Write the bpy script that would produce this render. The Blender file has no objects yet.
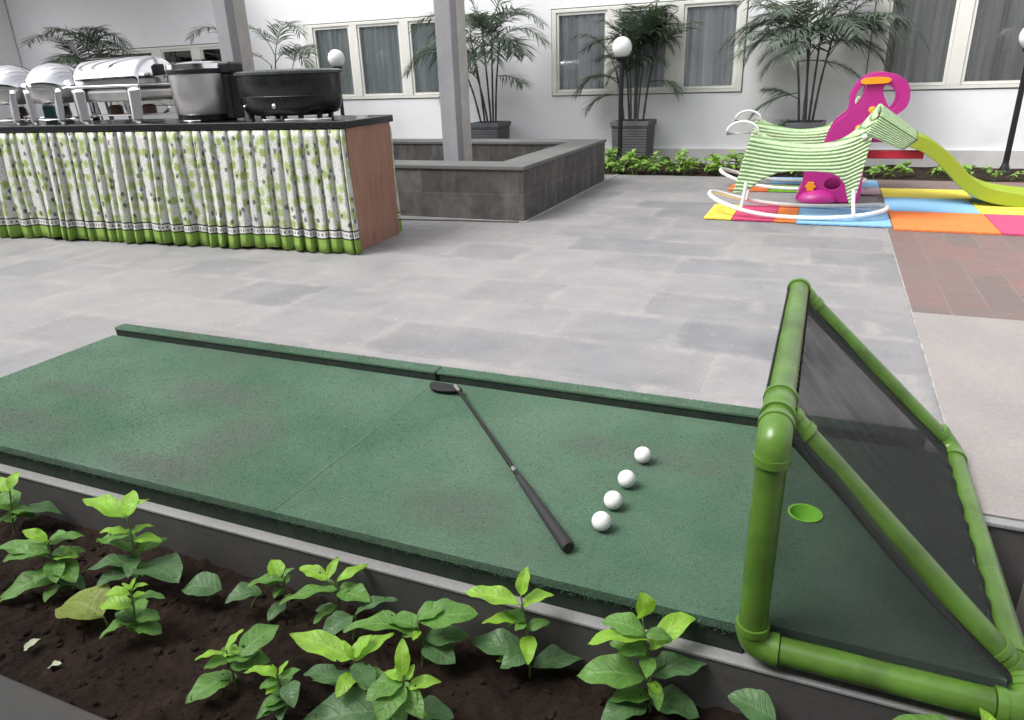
import bpy, bmesh, math, random
import numpy as np
from mathutils import Vector, Matrix, noise as mnoise
rnd = random.Random(7)
R = math.radians
scene = bpy.context.scene
COL = scene.collection
PI = math.pi

# ------------------------------------------------------------------ materials
def new_mat(name):
    m = bpy.data.materials.new(name); m.use_nodes = True
    nt = m.node_tree; nt.nodes.clear()
    out = nt.nodes.new('ShaderNodeOutputMaterial')
    bs = nt.nodes.new('ShaderNodeBsdfPrincipled')
    nt.links.new(bs.outputs[0], out.inputs[0])
    return m, nt, bs, out
def N(nt, kind, **kw):
    n = nt.nodes.new(kind)
    for k, v in kw.items():
        if isinstance(k, str) and hasattr(n, k) and k not in ('inputs',): setattr(n, k, v)
    return n
def col4(c): return (c[0], c[1], c[2], 1.0)
def coords(nt, kind='Object', scale=None, rot=None):
    tc = nt.nodes.new('ShaderNodeTexCoord')
    if scale is None and rot is None: return tc.outputs[kind]
    mp = nt.nodes.new('ShaderNodeMapping')
    if scale is not None: mp.inputs['Scale'].default_value = scale
    if rot is not None: mp.inputs['Rotation'].default_value = rot
    nt.links.new(tc.outputs[kind], mp.inputs[0]); return mp.outputs[0]
def noise(nt, vec, scale, detail=4, rough=.55, dist=0):
    n = nt.nodes.new('ShaderNodeTexNoise'); n.inputs['Scale'].default_value = scale
    n.inputs['Detail'].default_value = detail; n.inputs['Roughness'].default_value = rough
    n.inputs['Distortion'].default_value = dist
    nt.links.new(vec, n.inputs['Vector']); return n.outputs['Fac']
def ramp(nt, fac, stops, interp='LINEAR'):
    r = nt.nodes.new('ShaderNodeValToRGB'); r.color_ramp.interpolation = interp
    el = r.color_ramp.elements
    while len(el) < len(stops): el.new(.5)
    for e, (p, c) in zip(el, stops):
        e.position = p; e.color = col4(c) if hasattr(c, '__len__') else (c, c, c, 1)
    nt.links.new(fac, r.inputs[0]); return r.outputs[0]
def mix(nt, fac, a, b, mode='MIX'):
    m = nt.nodes.new('ShaderNodeMix'); m.data_type = 'RGBA'; m.blend_type = mode
    for sock, v in ((m.inputs[0], fac), (m.inputs[6], a), (m.inputs[7], b)):
        if isinstance(v, bpy.types.NodeSocket): nt.links.new(v, sock)
        elif hasattr(v, '__len__'): sock.default_value = col4(v)
        else: sock.default_value = v
    return m.outputs[2]
def math_(nt, op, a, b=0.0, c=0.0):
    m = nt.nodes.new('ShaderNodeMath'); m.operation = op
    for s, v in zip(m.inputs, (a, b, c)):
        if isinstance(v, bpy.types.NodeSocket): nt.links.new(v, s)
        else: s.default_value = v
    return m.outputs[0]
def bump(nt, bs, h, strength=.3, dist=.01):
    b = nt.nodes.new('ShaderNodeBump'); b.inputs['Strength'].default_value = strength
    b.inputs['Distance'].default_value = dist
    nt.links.new(h, b.inputs['Height']); nt.links.new(b.outputs[0], bs.inputs['Normal'])
def setc(nt, bs, c):
    if isinstance(c, bpy.types.NodeSocket): nt.links.new(c, bs.inputs['Base Color'])
    else: bs.inputs['Base Color'].default_value = col4(c)

def simple(name, c, rough=.5, metal=0.0, var=.12, vscale=6, bscale=None, bstr=.15, bdist=.004, spec=.5, dirt=None):
    """a plain material with a little uneven tone, uneven gloss and grain"""
    m, nt, bs, out = new_mat(name)
    v = coords(nt)
    f = noise(nt, v, vscale, 5, .6)
    lo = [max(0, x * (1 - var)) for x in c]; hi = [min(1, x * (1 + var)) for x in c]
    cc = ramp(nt, f, [(.3, lo), (.7, hi)])
    if dirt:
        g = noise(nt, v, dirt[1], 6, .65)
        gm = ramp(nt, g, [(dirt[2], 0), (min(1, dirt[2] + .2), 1)])
        cc = mix(nt, math_(nt, 'MULTIPLY', gm, dirt[3]), cc, dirt[0])
    setc(nt, bs, cc)
    bs.inputs['Metallic'].default_value = metal
    rr = ramp(nt, noise(nt, v, vscale * 2.3, 4), [(.3, max(.02, rough - .07)), (.7, min(1, rough + .07))])
    nt.links.new(rr, bs.inputs['Roughness'])
    bs.inputs['Specular IOR Level'].default_value = spec
    if bscale: bump(nt, bs, noise(nt, v, bscale, 4, .6), bstr, bdist)
    return m

M = {}
M['wall'] = simple('white_wall_paint', (.85, .855, .87), .85, var=.025, vscale=1.3, bscale=60, bstr=.06, dirt=((.55, .55, .54), 1.1, .58, .35))
M['plinth'] = simple('grey_plinth', (.62, .61, .60), .85, var=.12, vscale=4, bscale=40)
M['frame'] = simple('cream_window_paint', (.77, .77, .72), .5, var=.04)
M['groove'] = simple('frame_gap', (.28, .28, .26), .9)
M['pot'] = simple('charcoal_pot', (.115, .118, .128), .6, var=.2)
M['potsoil'] = simple('pot_soil', (.03, .022, .016), .95, var=.3, vscale=30, bscale=50, bstr=.6, bdist=.02)
M['black_metal'] = simple('black_pole', (.012, .012, .014), .35, var=.2)
M['globe'] = simple('opal_globe', (.88, .88, .87), .25, var=.02)
M['granite'] = simple('dark_granite_top', (.012, .013, .014), .18, var=.4, vscale=60)
M['stain'] = simple('brushed_steel', (.66, .65, .64), .38, 1.0, var=.06)
M['chrome'] = simple('polished_steel', (.70, .70, .72), .09, 1.0, var=.03)
M['blackplast'] = simple('black_plastic', (.012, .012, .013), .35, var=.2)
M['kettle'] = simple('black_enamel', (.010, .010, .011), .28, var=.2)
M['kettle_rim'] = simple('dark_grey_lid', (.05, .06, .058), .3, var=.2)
M['white_tube'] = simple('white_enamel_tube', (.78, .78, .77), .3, var=.04)
M['magenta'] = simple('magenta_plastic', (.42, .022, .22), .38, var=.07, vscale=3, bscale=25, bstr=.04)
M['lime_plastic'] = simple('lime_plastic', (.28, .37, .030), .38, var=.06, vscale=3)
M['orange_plastic'] = simple('orange_plastic', (.80, .32, .01), .4, var=.05)
M['red_plastic'] = simple('red_plastic', (.50, .022, .045), .4, var=.06)
M['seam'] = simple('frayed_seam', (.085, .145, .098), .95, var=.3, vscale=40)
M['turfside'] = simple('board_edge', (.014, .024, .017), .9, var=.4, vscale=40)
M['cup'] = simple('lime_cup', (.24, .60, .05), .35, var=.06)
M['shaft'] = simple('graphite_shaft', (.010, .010, .010), .45, var=.2, spec=.3)
M['silver'] = simple('silver_band', (.42, .42, .43), .3, 1.0)
M['grip'] = simple('rubber_grip', (.018, .017, .018), .7, var=.3, bscale=300, bstr=.4, bdist=.001)
M['pipe'] = simple('painted_pipe', (.076, .160, .022), .34, var=.30, vscale=7, bscale=60, bstr=.16, bdist=.003, dirt=((.035, .070, .016), 9, .53, .75))
M['pipe_fit'] = simple('painted_fitting', (.090, .190, .026), .32, var=.26, vscale=12, bscale=60, bstr=.16, bdist=.003, dirt=((.035, .070, .016), 12, .54, .7))
M['blackedge'] = simple('black_binding', (.010, .010, .011), .8)
M['cable'] = simple('grey_cable', (.06, .06, .06), .6)
M['burner'] = simple('fuel_tin', (.10, .055, .04), .45, .3)
M['teal'] = simple('teal_box', (.02, .16, .14), .5)
M['cane'] = simple('palm_cane', (.060, .068, .060), .6, var=.35, vscale=14)
M['stem'] = simple('green_stem', (.10, .16, .04), .5, var=.2, vscale=20)
M['whiteline'] = simple('white_grout', (.31, .30, .29), .85, var=.3, vscale=14)
M['canopy'] = simple('canopy_board', (.09, .06, .05), .8)
M['dead'] = simple('fallen_leaf', (.42, .45, .30), .6, var=.3, vscale=30)

def glass_mat():
    m, nt, bs, out = new_mat('window_glass')
    nt.nodes.remove(bs)
    tr = nt.nodes.new('ShaderNodeBsdfTransparent'); tr.inputs[0].default_value = (.95, .96, .96, 1)
    gl = nt.nodes.new('ShaderNodeBsdfGlossy'); gl.inputs['Roughness'].default_value = .03
    fr = nt.nodes.new('ShaderNodeFresnel'); fr.inputs[0].default_value = 1.5
    ms = nt.nodes.new('ShaderNodeMixShader')
    nt.links.new(fr.outputs[0], ms.inputs[0]); nt.links.new(tr.outputs[0], ms.inputs[1]); nt.links.new(gl.outputs[0], ms.inputs[2])
    nt.links.new(ms.outputs[0], out.inputs[0]); return m
M['glass'] = glass_mat()
def curtain_mat(name, c):
    m, nt, bs, out = new_mat(name)
    v = coords(nt)
    f = noise(nt, coords(nt, 'Object', (14, 14, .4)), 1.0, 3)
    setc(nt, bs, ramp(nt, f, [(.3, [x * .75 for x in c]), (.7, [x * 1.2 for x in c])]))
    bs.inputs['Roughness'].default_value = .9
    return m
M['curtain'] = curtain_mat('grey_curtain', (.80, .81, .84))
M['curtain_blue'] = curtain_mat('blue_grey_curtain', (.74, .80, .81))
M['curtain_dark'] = curtain_mat('dark_curtain', (.55, .555, .55))
M['room'] = simple('dark_room', (.012, .010, .010), .9)

def paving():
    m, nt, bs, out = new_mat('slate_paving')
    v = coords(nt)
    wob = nt.nodes.new('ShaderNodeTexNoise'); wob.inputs['Scale'].default_value = 3.5
    nt.links.new(v, wob.inputs['Vector'])
    va = nt.nodes.new('ShaderNodeVectorMath'); va.operation = 'MULTIPLY_ADD'
    nt.links.new(wob.outputs['Color'], va.inputs[0]); va.inputs[1].default_value = (.016, .016, 0); nt.links.new(v, va.inputs[2])
    def bricks(ms, sm, c1, c2, mo, bias=0):
        br = nt.nodes.new('ShaderNodeTexBrick'); br.offset = .43; br.offset_frequency = 2; br.squash = 1.45; br.squash_frequency = 3
        for k, val in (('Scale', 1), ('Brick Width', .46), ('Row Height', .37), ('Mortar Size', ms), ('Mortar Smooth', sm), ('Bias', bias), ('Color1', col4(c1)), ('Color2', col4(c2)), ('Mortar', col4(mo))): br.inputs[k].default_value = val
        nt.links.new(va.outputs[0], br.inputs['Vector']); return br
    br = bricks(.0028, .6, (.150, .154, .168), (.270, .263, .266), (.20, .194, .188))
    c = br.outputs['Color']
    # each slab mottled, beige dust rubbed in along the joints, darker worn patches
    mo = noise(nt, v, 3.2, 8, .68, .3)
    c = mix(nt, 1.0, c, ramp(nt, mo, [(.30, (.80, .80, .82)), (.70, (1.17, 1.16, 1.15))]), 'MULTIPLY')
    wide = bricks(.055, 1.0, (0, 0, 0), (0, 0, 0), (1, 1, 1)).outputs['Fac']
    jn = math_(nt, 'MULTIPLY', wide, ramp(nt, noise(nt, v, 3.8, 7, .7, .5), [(.42, 0), (.64, 1)]))
    c = mix(nt, math_(nt, 'MULTIPLY', jn, .75), c, (.37, .343, .322))
    bl = noise(nt, v, .8, 6, .62)
    c = mix(nt, math_(nt, 'MULTIPLY', ramp(nt, bl, [(.42, 0), (.60, 1)]), .45), c, (.295, .273, .264))
    dk = noise(nt, v, 1.9, 8, .7, .4)
    c = mix(nt, math_(nt, 'MULTIPLY', ramp(nt, dk, [(.54, 0), (.70, 1)]), .40), c, (.175, .175, .185))
    sk = noise(nt, v, 14, 6, .7)
    c = mix(nt, math_(nt, 'MULTIPLY', ramp(nt, sk, [(.58, 0), (.70, 1)]), .35), c, (.44, .42, .40))
    fine = noise(nt, v, 70, 5, .7)
    c = mix(nt, .20, c, ramp(nt, fine, [(.25, (.13, .13, .14)), (.75, (.46, .45, .45))]))
    setc(nt, bs, c)
    rr = ramp(nt, noise(nt, v, 2.5, 6, .65), [(.3, .38), (.7, .68)])
    nt.links.new(rr, bs.inputs['Roughness'])
    hh = math_(nt, 'ADD', math_(nt, 'MULTIPLY', noise(nt, v, 12, 8, .65), .7), math_(nt, 'MULTIPLY', br.outputs['Fac'], -.35))
    bump(nt, bs, hh, .35, .006)
    return m
M['paving'] = paving()
def redtile():
    m, nt, bs, out = new_mat('red_brown_tile')
    v = coords(nt)
    sp = nt.nodes.new('ShaderNodeSeparateXYZ'); nt.links.new(v, sp.inputs[0])
    cb = nt.nodes.new('ShaderNodeCombineXYZ')
    nt.links.new(sp.outputs[1], cb.inputs[0]); nt.links.new(math_(nt, 'ADD', sp.outputs[0], -.416), cb.inputs[1])
    br = nt.nodes.new('ShaderNodeTexBrick'); br.offset = .5
    br.inputs['Scale'].default_value = 1; br.inputs['Brick Width'].default_value = .62; br.inputs['Row Height'].default_value = .152
    br.inputs['Mortar Size'].default_value = .0035; br.inputs['Mortar Smooth'].default_value = .2
    br.inputs['Color1'].default_value = (.150, .112, .104, 1); br.inputs['Color2'].default_value = (.205, .120, .108, 1)
    br.inputs['Mortar'].default_value = (.20, .165, .152, 1)
    nt.links.new(cb.outputs[0], br.inputs['Vector'])
    c = br.outputs['Color']
    g = noise(nt, v, 5, 7, .7)
    c = mix(nt, math_(nt, 'MULTIPLY', ramp(nt, g, [(.4, 0), (.65, 1)]), .55), c, (.155, .135, .128))
    g2 = noise(nt, v, 3.2, 5, .6)
    c = mix(nt, math_(nt, 'MULTIPLY', ramp(nt, g2, [(.55, 0), (.7, 1)]), .4), c, (.26, .10, .085))
    setc(nt, bs, c); nt.links.new(ramp(nt, g, [(.3, .4), (.7, .7)]), bs.inputs['Roughness'])
    bump(nt, bs, math_(nt, 'ADD', math_(nt, 'MULTIPLY', br.outputs['Fac'], -.5), math_(nt, 'MULTIPLY', noise(nt, v, 40, 5), .4)), .3, .004)
    return m
M['redtile'] = redtile()
def concrete(name, c, c2):
    m, nt, bs, out = new_mat(name)
    v = coords(nt)
    f = noise(nt, v, 1.6, 8, .65, .4)
    cc = ramp(nt, f, [(.3, c2), (.65, c)])
    sp = noise(nt, v, 18, 6, .7)
    cc = mix(nt, math_(nt, 'MULTIPLY', ramp(nt, sp, [(.56, 0), (.72, 1)]), .35), cc, [x * .6 for x in c])
    fine = noise(nt, v, 120, 4, .7)
    cc = mix(nt, .22, cc, ramp(nt, fine, [(.3, [x * .5 for x in c]), (.7, [min(1, x * 1.5) for x in c])]))
    setc(nt, bs, cc); bs.inputs['Roughness'].default_value = .75
    bump(nt, bs, noise(nt, v, 45, 8, .7), .25, .005)
    return m
M['concrete'] = concrete('pinkish_concrete', (.315, .288, .276), (.225, .211, .206))
M['kerbcap'] = concrete('kerb_cap', (.30, .30, .30), (.20, .20, .20))
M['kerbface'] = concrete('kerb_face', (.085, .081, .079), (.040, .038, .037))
M['path'] = concrete('path_stone', (.062, .059, .056), (.038, .037, .035))
M['planterstone'] = concrete('dark_planter_stone', (.118, .112, .108), (.055, .053, .052))
def coursed():
    m, nt, bs, out = new_mat('dark_planter_stone')
    v = coords(nt); sp = nt.nodes.new('ShaderNodeSeparateXYZ'); nt.links.new(v, sp.inputs[0])
    cb = nt.nodes.new('ShaderNodeCombineXYZ'); nt.links.new(math_(nt, 'ADD', sp.outputs[0], sp.outputs[1]), cb.inputs[0]); nt.links.new(math_(nt, 'ADD', sp.outputs[2], .03), cb.inputs[1])
    br = nt.nodes.new('ShaderNodeTexBrick'); br.offset = .5; br.inputs['Scale'].default_value = 1; br.inputs['Brick Width'].default_value = .78; br.inputs['Row Height'].default_value = .22
    br.inputs['Mortar Size'].default_value = .004; br.inputs['Mortar Smooth'].default_value = .7
    br.inputs['Color1'].default_value = (.060, .057, .055, 1); br.inputs['Color2'].default_value = (.125, .120, .117, 1); br.inputs['Mortar'].default_value = (.13, .125, .12, 1)
    nt.links.new(cb.outputs[0], br.inputs['Vector'])
    c = mix(nt, 1.0, br.outputs['Color'], ramp(nt, noise(nt, v, 6, 8, .7, .5), [(.3, (.55, .55, .55)), (.7, (1.5, 1.48, 1.45))]), 'MULTIPLY')
    c = mix(nt, math_(nt, 'MULTIPLY', ramp(nt, noise(nt, coords(nt, 'Object', (3, 3, .7)), 3, 6, .7), [(.52, 0), (.66, 1)]), .5), c, (.17, .165, .16))
    setc(nt, bs, c); bs.inputs['Roughness'].default_value = .75; bump(nt, bs, noise(nt, v, 30, 8, .7), .35, .006)
    return m
M['planterstone'] = coursed()
M['plantercap'] = concrete('planter_coping', (.150, .152, .146), (.080, .083, .080))
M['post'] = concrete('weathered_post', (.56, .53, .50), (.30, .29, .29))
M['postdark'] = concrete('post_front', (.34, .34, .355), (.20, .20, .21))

def soil():
    m, nt, bs, out = new_mat('dark_soil')
    v = coords(nt)
    f = noise(nt, v, 9, 8, .7)
    c = ramp(nt, f, [(.3, (.012, .008, .006)), (.55, (.036, .022, .016)), (.75, (.070, .043, .031))])
    g = noise(nt, v, 130, 4, .7)
    c = mix(nt, ramp(nt, g, [(.60, 0), (.72, .6)]), c, (.085, .060, .046))
    setc(nt, bs, c); bs.inputs['Roughness'].default_value = .95; bs.inputs['Specular IOR Level'].default_value = .2
    bump(nt, bs, noise(nt, v, 70, 8, .75), .9, .02)
    return m
M['soil'] = soil()

def turf():
    m, nt, bs, out = new_mat('worn_green_turf')
    v = coords(nt)
    c = ramp(nt, noise(nt, v, 3.0, 6, .6), [(.3, (.034, .084, .046)), (.7, (.072, .134, .083))])
    # worn brown patches and rubbed pale ones, each with its own shape
    b = noise(nt, coords(nt, 'Object', (1, 1.5, 1)), 2.6, 4, .55, .8)
    c = mix(nt, math_(nt, 'MULTIPLY', ramp(nt, b, [(.54, 0), (.70, 1)]), .62), c, (.062, .088, .062))
    p = noise(nt, v, 1.7, 3, .5, .3)
    c = mix(nt, math_(nt, 'MULTIPLY', ramp(nt, p, [(.45, 0), (.68, 1)]), .55), c, (.118, .178, .132))
    sp = nt.nodes.new('ShaderNodeSeparateXYZ'); nt.links.new(v, sp.inputs[0])
    for (sx, sy, rx, ry, k) in ((.88, .50, .30, .12, .75), (1.16, .27, .15, .22, .8), (1.10, .07, .26, .07, .9), (.42, .13, .28, .10, .75), (1.90, .17, .22, .12, .7), (2.25, .57, .30, .09, .6), (.35, .37, .3, .07, .6)):
        ax = math_(nt, 'DIVIDE', math_(nt, 'ADD', sp.outputs[0], -sx), rx)
        ay = math_(nt, 'DIVIDE', math_(nt, 'ADD', sp.outputs[1], -sy), ry)
        d = math_(nt, 'ADD', math_(nt, 'POWER', math_(nt, 'ABSOLUTE', ax), 2.0), math_(nt, 'POWER', math_(nt, 'ABSOLUTE', ay), 2.0))
        d = math_(nt, 'ADD', d, math_(nt, 'MULTIPLY', noise(nt, v, 7, 5, .65), 1.5))
        c = mix(nt, math_(nt, 'MULTIPLY', ramp(nt, math_(nt, 'MULTIPLY', d, .5), [(.30, 1), (.85, 0)]), k), c, (.076, .080, .066))
    vo = nt.nodes.new('ShaderNodeTexVoronoi'); vo.inputs['Scale'].default_value = 260; nt.links.new(v, vo.inputs['Vector'])
    c = mix(nt, .18, c, mix(nt, 1.0, c, ramp(nt, vo.outputs['Color'], [(.1, (.40, .42, .41)), (.9, (1.75, 1.7, 1.7))]), 'MULTIPLY'))
    setc(nt, bs, c); bs.inputs['Roughness'].default_value = .95; bs.inputs['Specular IOR Level'].default_value = .15
    bs.inputs['Sheen Weight'].default_value = .25; bs.inputs['Sheen Roughness'].default_value = .6
    bs.inputs['Sheen Tint'].default_value = (.6, .85, .7, 1)
    hh = math_(nt, 'ADD', math_(nt, 'MULTIPLY', vo.outputs['Distance'], .6), noise(nt, v, 420, 3, .7))
    bump(nt, bs, hh, .6, .004)
    return m
M['turf'] = turf()

def net():
    m, nt, bs, out = new_mat('black_mesh_fabric')
    bs.inputs['Base Color'].default_value = (.012, .012, .013, 1); bs.inputs['Roughness'].default_value = .7; bs.inputs['Specular IOR Level'].default_value = .2
    tr = nt.nodes.new('ShaderNodeBsdfTransparent'); ms = nt.nodes.new('ShaderNodeMixShader')
    f = ramp(nt, noise(nt, coords(nt), 9, 4), [(.3, .78), (.7, .88)])
    nt.links.new(f, ms.inputs[0])
    nt.links.new(tr.outputs[0], ms.inputs[1]); nt.links.new(bs.outputs[0], ms.inputs[2]); nt.links.new(ms.outputs[0], out.inputs[0])
    return m
M['net'] = net()
def net_fine():
    m, nt, bs, out = new_mat('fine_black_mesh')
    bs.inputs['Base Color'].default_value = (.030, .031, .034, 1); bs.inputs['Roughness'].default_value = .7
    tr = nt.nodes.new('ShaderNodeBsdfTransparent'); ms = nt.nodes.new('ShaderNodeMixShader')
    f = ramp(nt, noise(nt, coords(nt), 9, 4), [(.3, .54), (.7, .62)])
    nt.links.new(f, ms.inputs[0])
    nt.links.new(tr.outputs[0], ms.inputs[1]); nt.links.new(bs.outputs[0], ms.inputs[2]); nt.links.new(ms.outputs[0], out.inputs[0])
    return m
M['net_side'] = net_fine()

def skirt_mat():
    m, nt, bs, out = new_mat('floral_cloth')
    uv = coords(nt, 'UV')
    sp = nt.nodes.new('ShaderNodeSeparateXYZ'); nt.links.new(uv, sp.inputs[0])
    v = sp.outputs[1]
    white = (.55, .55, .535)
    # green blossoms: voronoi cells with lobed edges
    vo = nt.nodes.new('ShaderNodeTexVoronoi'); vo.voronoi_dimensions = '2D'; vo.inputs['Scale'].default_value = 14; vo.inputs['Randomness'].default_value = .75
    nt.links.new(uv, vo.inputs['Vector'])
    lob = noise(nt, uv, 85, 2, .5)
    d = math_(nt, 'ADD', vo.outputs['Distance'], math_(nt, 'MULTIPLY', math_(nt, 'ADD', lob, -.5), .75))
    fm = ramp(nt, d, [(.33, 1), (.43, 0)])
    sc = nt.nodes.new('ShaderNodeSeparateColor'); nt.links.new(vo.outputs['Color'], sc.inputs[0])
    gcol = ramp(nt, sc.outputs[0], [(.0, (.26, .34, .09)), (.5, (.36, .43, .19)), (1, (.42, .50, .29))])
    c = mix(nt, math_(nt, 'MULTIPLY', fm, math_(nt, 'GREATER_THAN', sc.outputs[1], .18)), white, gcol)
    cen = ramp(nt, vo.outputs['Distance'], [(.07, 1), (.10, 0)])
    c = mix(nt, math_(nt, 'MULTIPLY', cen, .6), c, (.20, .27, .06))
    # little dark cup marks and sprigs
    v2 = nt.nodes.new('ShaderNodeTexVoronoi'); v2.voronoi_dimensions = '2D'; v2.inputs['Scale'].default_value = 13; v2.inputs['Randomness'].default_value = .8
    mp = nt.nodes.new('ShaderNodeMapping'); mp.inputs['Location'].default_value = (.37, .21, 0); nt.links.new(uv, mp.inputs[0]); nt.links.new(mp.outputs[0], v2.inputs['Vector'])
    d2 = math_(nt, 'ADD', v2.outputs['Distance'], math_(nt, 'MULTIPLY', math_(nt, 'ADD', noise(nt, uv, 90, 2), -.5), .45))
    s2 = nt.nodes.new('ShaderNodeSeparateColor'); nt.links.new(v2.outputs['Color'], s2.inputs[0])
    dk = math_(nt, 'MULTIPLY', math_(nt, 'MULTIPLY', ramp(nt, d2, [(.17, 1), (.21, 0)]), math_(nt, 'GREATER_THAN', s2.outputs[0], .5)), .8)
    c = mix(nt, dk, c, (.030, .032, .045))
    v3 = nt.nodes.new('ShaderNodeTexVoronoi'); v3.voronoi_dimensions = '2D'; v3.inputs['Scale'].default_value = 40
    nt.links.new(uv, v3.inputs['Vector'])
    c = mix(nt, math_(nt, 'MULTIPLY', ramp(nt, v3.outputs['Distance'], [(.17, 1), (.24, 0)]), .5), c, (.24, .30, .17))
    # hem: green band, dark lines, white strip with beads
    def band(lo, hi): return math_(nt, 'MULTIPLY', math_(nt, 'GREATER_THAN', v, lo), math_(nt, 'LESS_THAN', v, hi))
    green = ramp(nt, noise(nt, uv, 5, 4), [(.3, (.17, .285, .055)), (.7, (.23, .355, .085))])
    c = mix(nt, math_(nt, 'LESS_THAN', v, .090), c, green)
    c = mix(nt, band(.096, .142), c, white)
    be = nt.nodes.new('ShaderNodeTexWave'); be.wave_type = 'BANDS'; be.bands_direction = 'X'; be.inputs['Scale'].default_value = 11; nt.links.new(uv, be.inputs['Vector'])
    c = mix(nt, math_(nt, 'MULTIPLY', band(.110, .126), math_(nt, 'GREATER_THAN', be.outputs['Fac'], .75)), c, (.05, .06, .05))
    c = mix(nt, band(.090, .099), c, (.035, .045, .025))
    c = mix(nt, band(.138, .147), c, (.035, .045, .025))
    setc(nt, bs, c); bs.inputs['Roughness'].default_value = .9; bs.inputs['Specular IOR Level'].default_value = .1
    wr = nt.nodes.new('ShaderNodeMapping'); wr.inputs['Scale'].default_value = (1, .22, 1); nt.links.new(uv, wr.inputs[0]); bump(nt, bs, noise(nt, wr.outputs[0], 34, 5, .6, .4), .6, .012)
    return m
M['skirt'] = skirt_mat()
def wood():
    m, nt, bs, out = new_mat('brown_laminate')
    v = coords(nt, 'Object', (9, 9, 1.1))
    f = noise(nt, v, 3, 8, .65, 1.2)
    c = ramp(nt, f, [(.3, (.215, .105, .070)), (.5, (.29, .150, .105)), (.7, (.34, .185, .13))])
    setc(nt, bs, c); bs.inputs['Roughness'].default_value = .45
    return m
M['wood'] = wood()

def leaf_mat(name, base, vein, trans, rough=.38, spots=0):
    m, nt, bs, out = new_mat(name)
    uv = coords(nt, 'UV'); sp = nt.nodes.new('ShaderNodeSeparateXYZ'); nt.links.new(uv, sp.inputs[0])
    u = math_(nt, 'ABSOLUTE', sp.outputs[0]); v = sp.outputs[1]
    ob = coords(nt)
    c = ramp(nt, noise(nt, ob, 40, 4, .6), [(.3, [x * .78 for x in base]), (.7, [min(1, x * 1.2) for x in base])])
    ph = math_(nt, 'FRACT', math_(nt, 'ADD', math_(nt, 'MULTIPLY', v, 7.0), math_(nt, 'MULTIPLY', u, -1.6)))
    vm = ramp(nt, ph, [(.0, .65), (.12, 0), (.88, 0), (1, .65)])
    c = mix(nt, vm, c, vein)
    c = mix(nt, ramp(nt, u, [(.03, .8), (.09, 0)]), c, vein)
    if spots:
        s = noise(nt, ob, 130, 3, .6)
        c = mix(nt, math_(nt, 'MULTIPLY', ramp(nt, s, [(.62, 0), (.70, 1)]), spots), c, (.16, .12, .04))
    setc(nt, bs, c); bs.inputs['Roughness'].default_value = rough
    hb = math_(nt, 'ADD', math_(nt, 'MULTIPLY', vm, -.8), noise(nt, ob, 90, 3))
    bump(nt, bs, hb, .6, .003)
    tl = nt.nodes.new('ShaderNodeBsdfTranslucent')
    tcol = mix(nt, 1.0, c, (1.3, 1.35, .55), 'MULTIPLY'); nt.links.new(tcol, tl.inputs[0])
    ms = nt.nodes.new('ShaderNodeMixShader'); ms.inputs[0].default_value = trans
    nt.links.new(bs.outputs[0], ms.inputs[1]); nt.links.new(tl.outputs[0], ms.inputs[2]); nt.links.new(ms.outputs[0], out.inputs[0])
    if spots:  # insect holes
        ho = ramp(nt, noise(nt, ob, 75, 2, .4), [(.735, 0), (.745, 1)]); tp = nt.nodes.new('ShaderNodeBsdfTransparent'); m2 = nt.nodes.new('ShaderNodeMixShader')
        nt.links.new(ho, m2.inputs[0]); nt.links.new(ms.outputs[0], m2.inputs[1]); nt.links.new(tp.outputs[0], m2.inputs[2]); nt.links.new(m2.outputs[0], out.inputs[0])
    return m
M['leafL'] = leaf_mat('young_lime_leaf', (.30, .56, .050), (.42, .64, .14), .38, .45, .2)
M['leafM'] = leaf_mat('mid_green_leaf', (.125, .285, .052), (.22, .39, .11), .30, .5, .25)
M['leafD'] = leaf_mat('old_green_leaf', (.085, .180, .066), (.135, .25, .10), .22, .48, .3)
M['leafY'] = leaf_mat('yellowing_leaf', (.26, .33, .07), (.34, .40, .14), .25, .45, .3)
M['palmleaf'] = leaf_mat('palm_leaflet', (.085, .122, .088), (.12, .16, .12), .15, .5)
M['palmdark'] = leaf_mat('shaded_palm_leaflet', (.078, .115, .074), (.05, .07, .05), .12, .5)
M['bedleaf'] = leaf_mat('bed_leaf', (.25, .43, .08), (.30, .48, .12), .25, .5)

def wicker(name, c1, c2, scale, axis):
    m, nt, bs, out = new_mat(name)
    uv = coords(nt, 'UV'); sp = nt.nodes.new('ShaderNodeSeparateXYZ'); nt.links.new(uv, sp.inputs[0])
    s = sp.outputs[axis]; o = sp.outputs[1 - axis]
    row = math_(nt, 'MULTIPLY', s, scale)
    fr = math_(nt, 'FRACT', row)
    prof = math_(nt, 'SINE', math_(nt, 'MULTIPLY', fr, PI))
    par = math_(nt, 'MULTIPLY', math_(nt, 'FRACT', math_(nt, 'MULTIPLY', math_(nt, 'FLOOR', row), .5)), 2 * PI)
    wv = math_(nt, 'SINE', math_(nt, 'ADD', math_(nt, 'MULTIPLY', o, scale * 2.6), par))
    hh = math_(nt, 'MULTIPLY', prof, math_(nt, 'ADD', 1.0, math_(nt, 'MULTIPLY', wv, .12)))
    c = ramp(nt, hh, [(.26, c1), (.55, c2)])
    c = mix(nt, .25, c, ramp(nt, noise(nt, uv, 25, 4), [(.3, c1), (.7, c2)]))
    setc(nt, bs, c); bs.inputs['Roughness'].default_value = .42
    bump(nt, bs, hh, .8, .012)
    return m
M['wicker'] = wicker('green_wicker', (.10, .23, .06), (.48, .63, .37), 50, 1)

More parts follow.
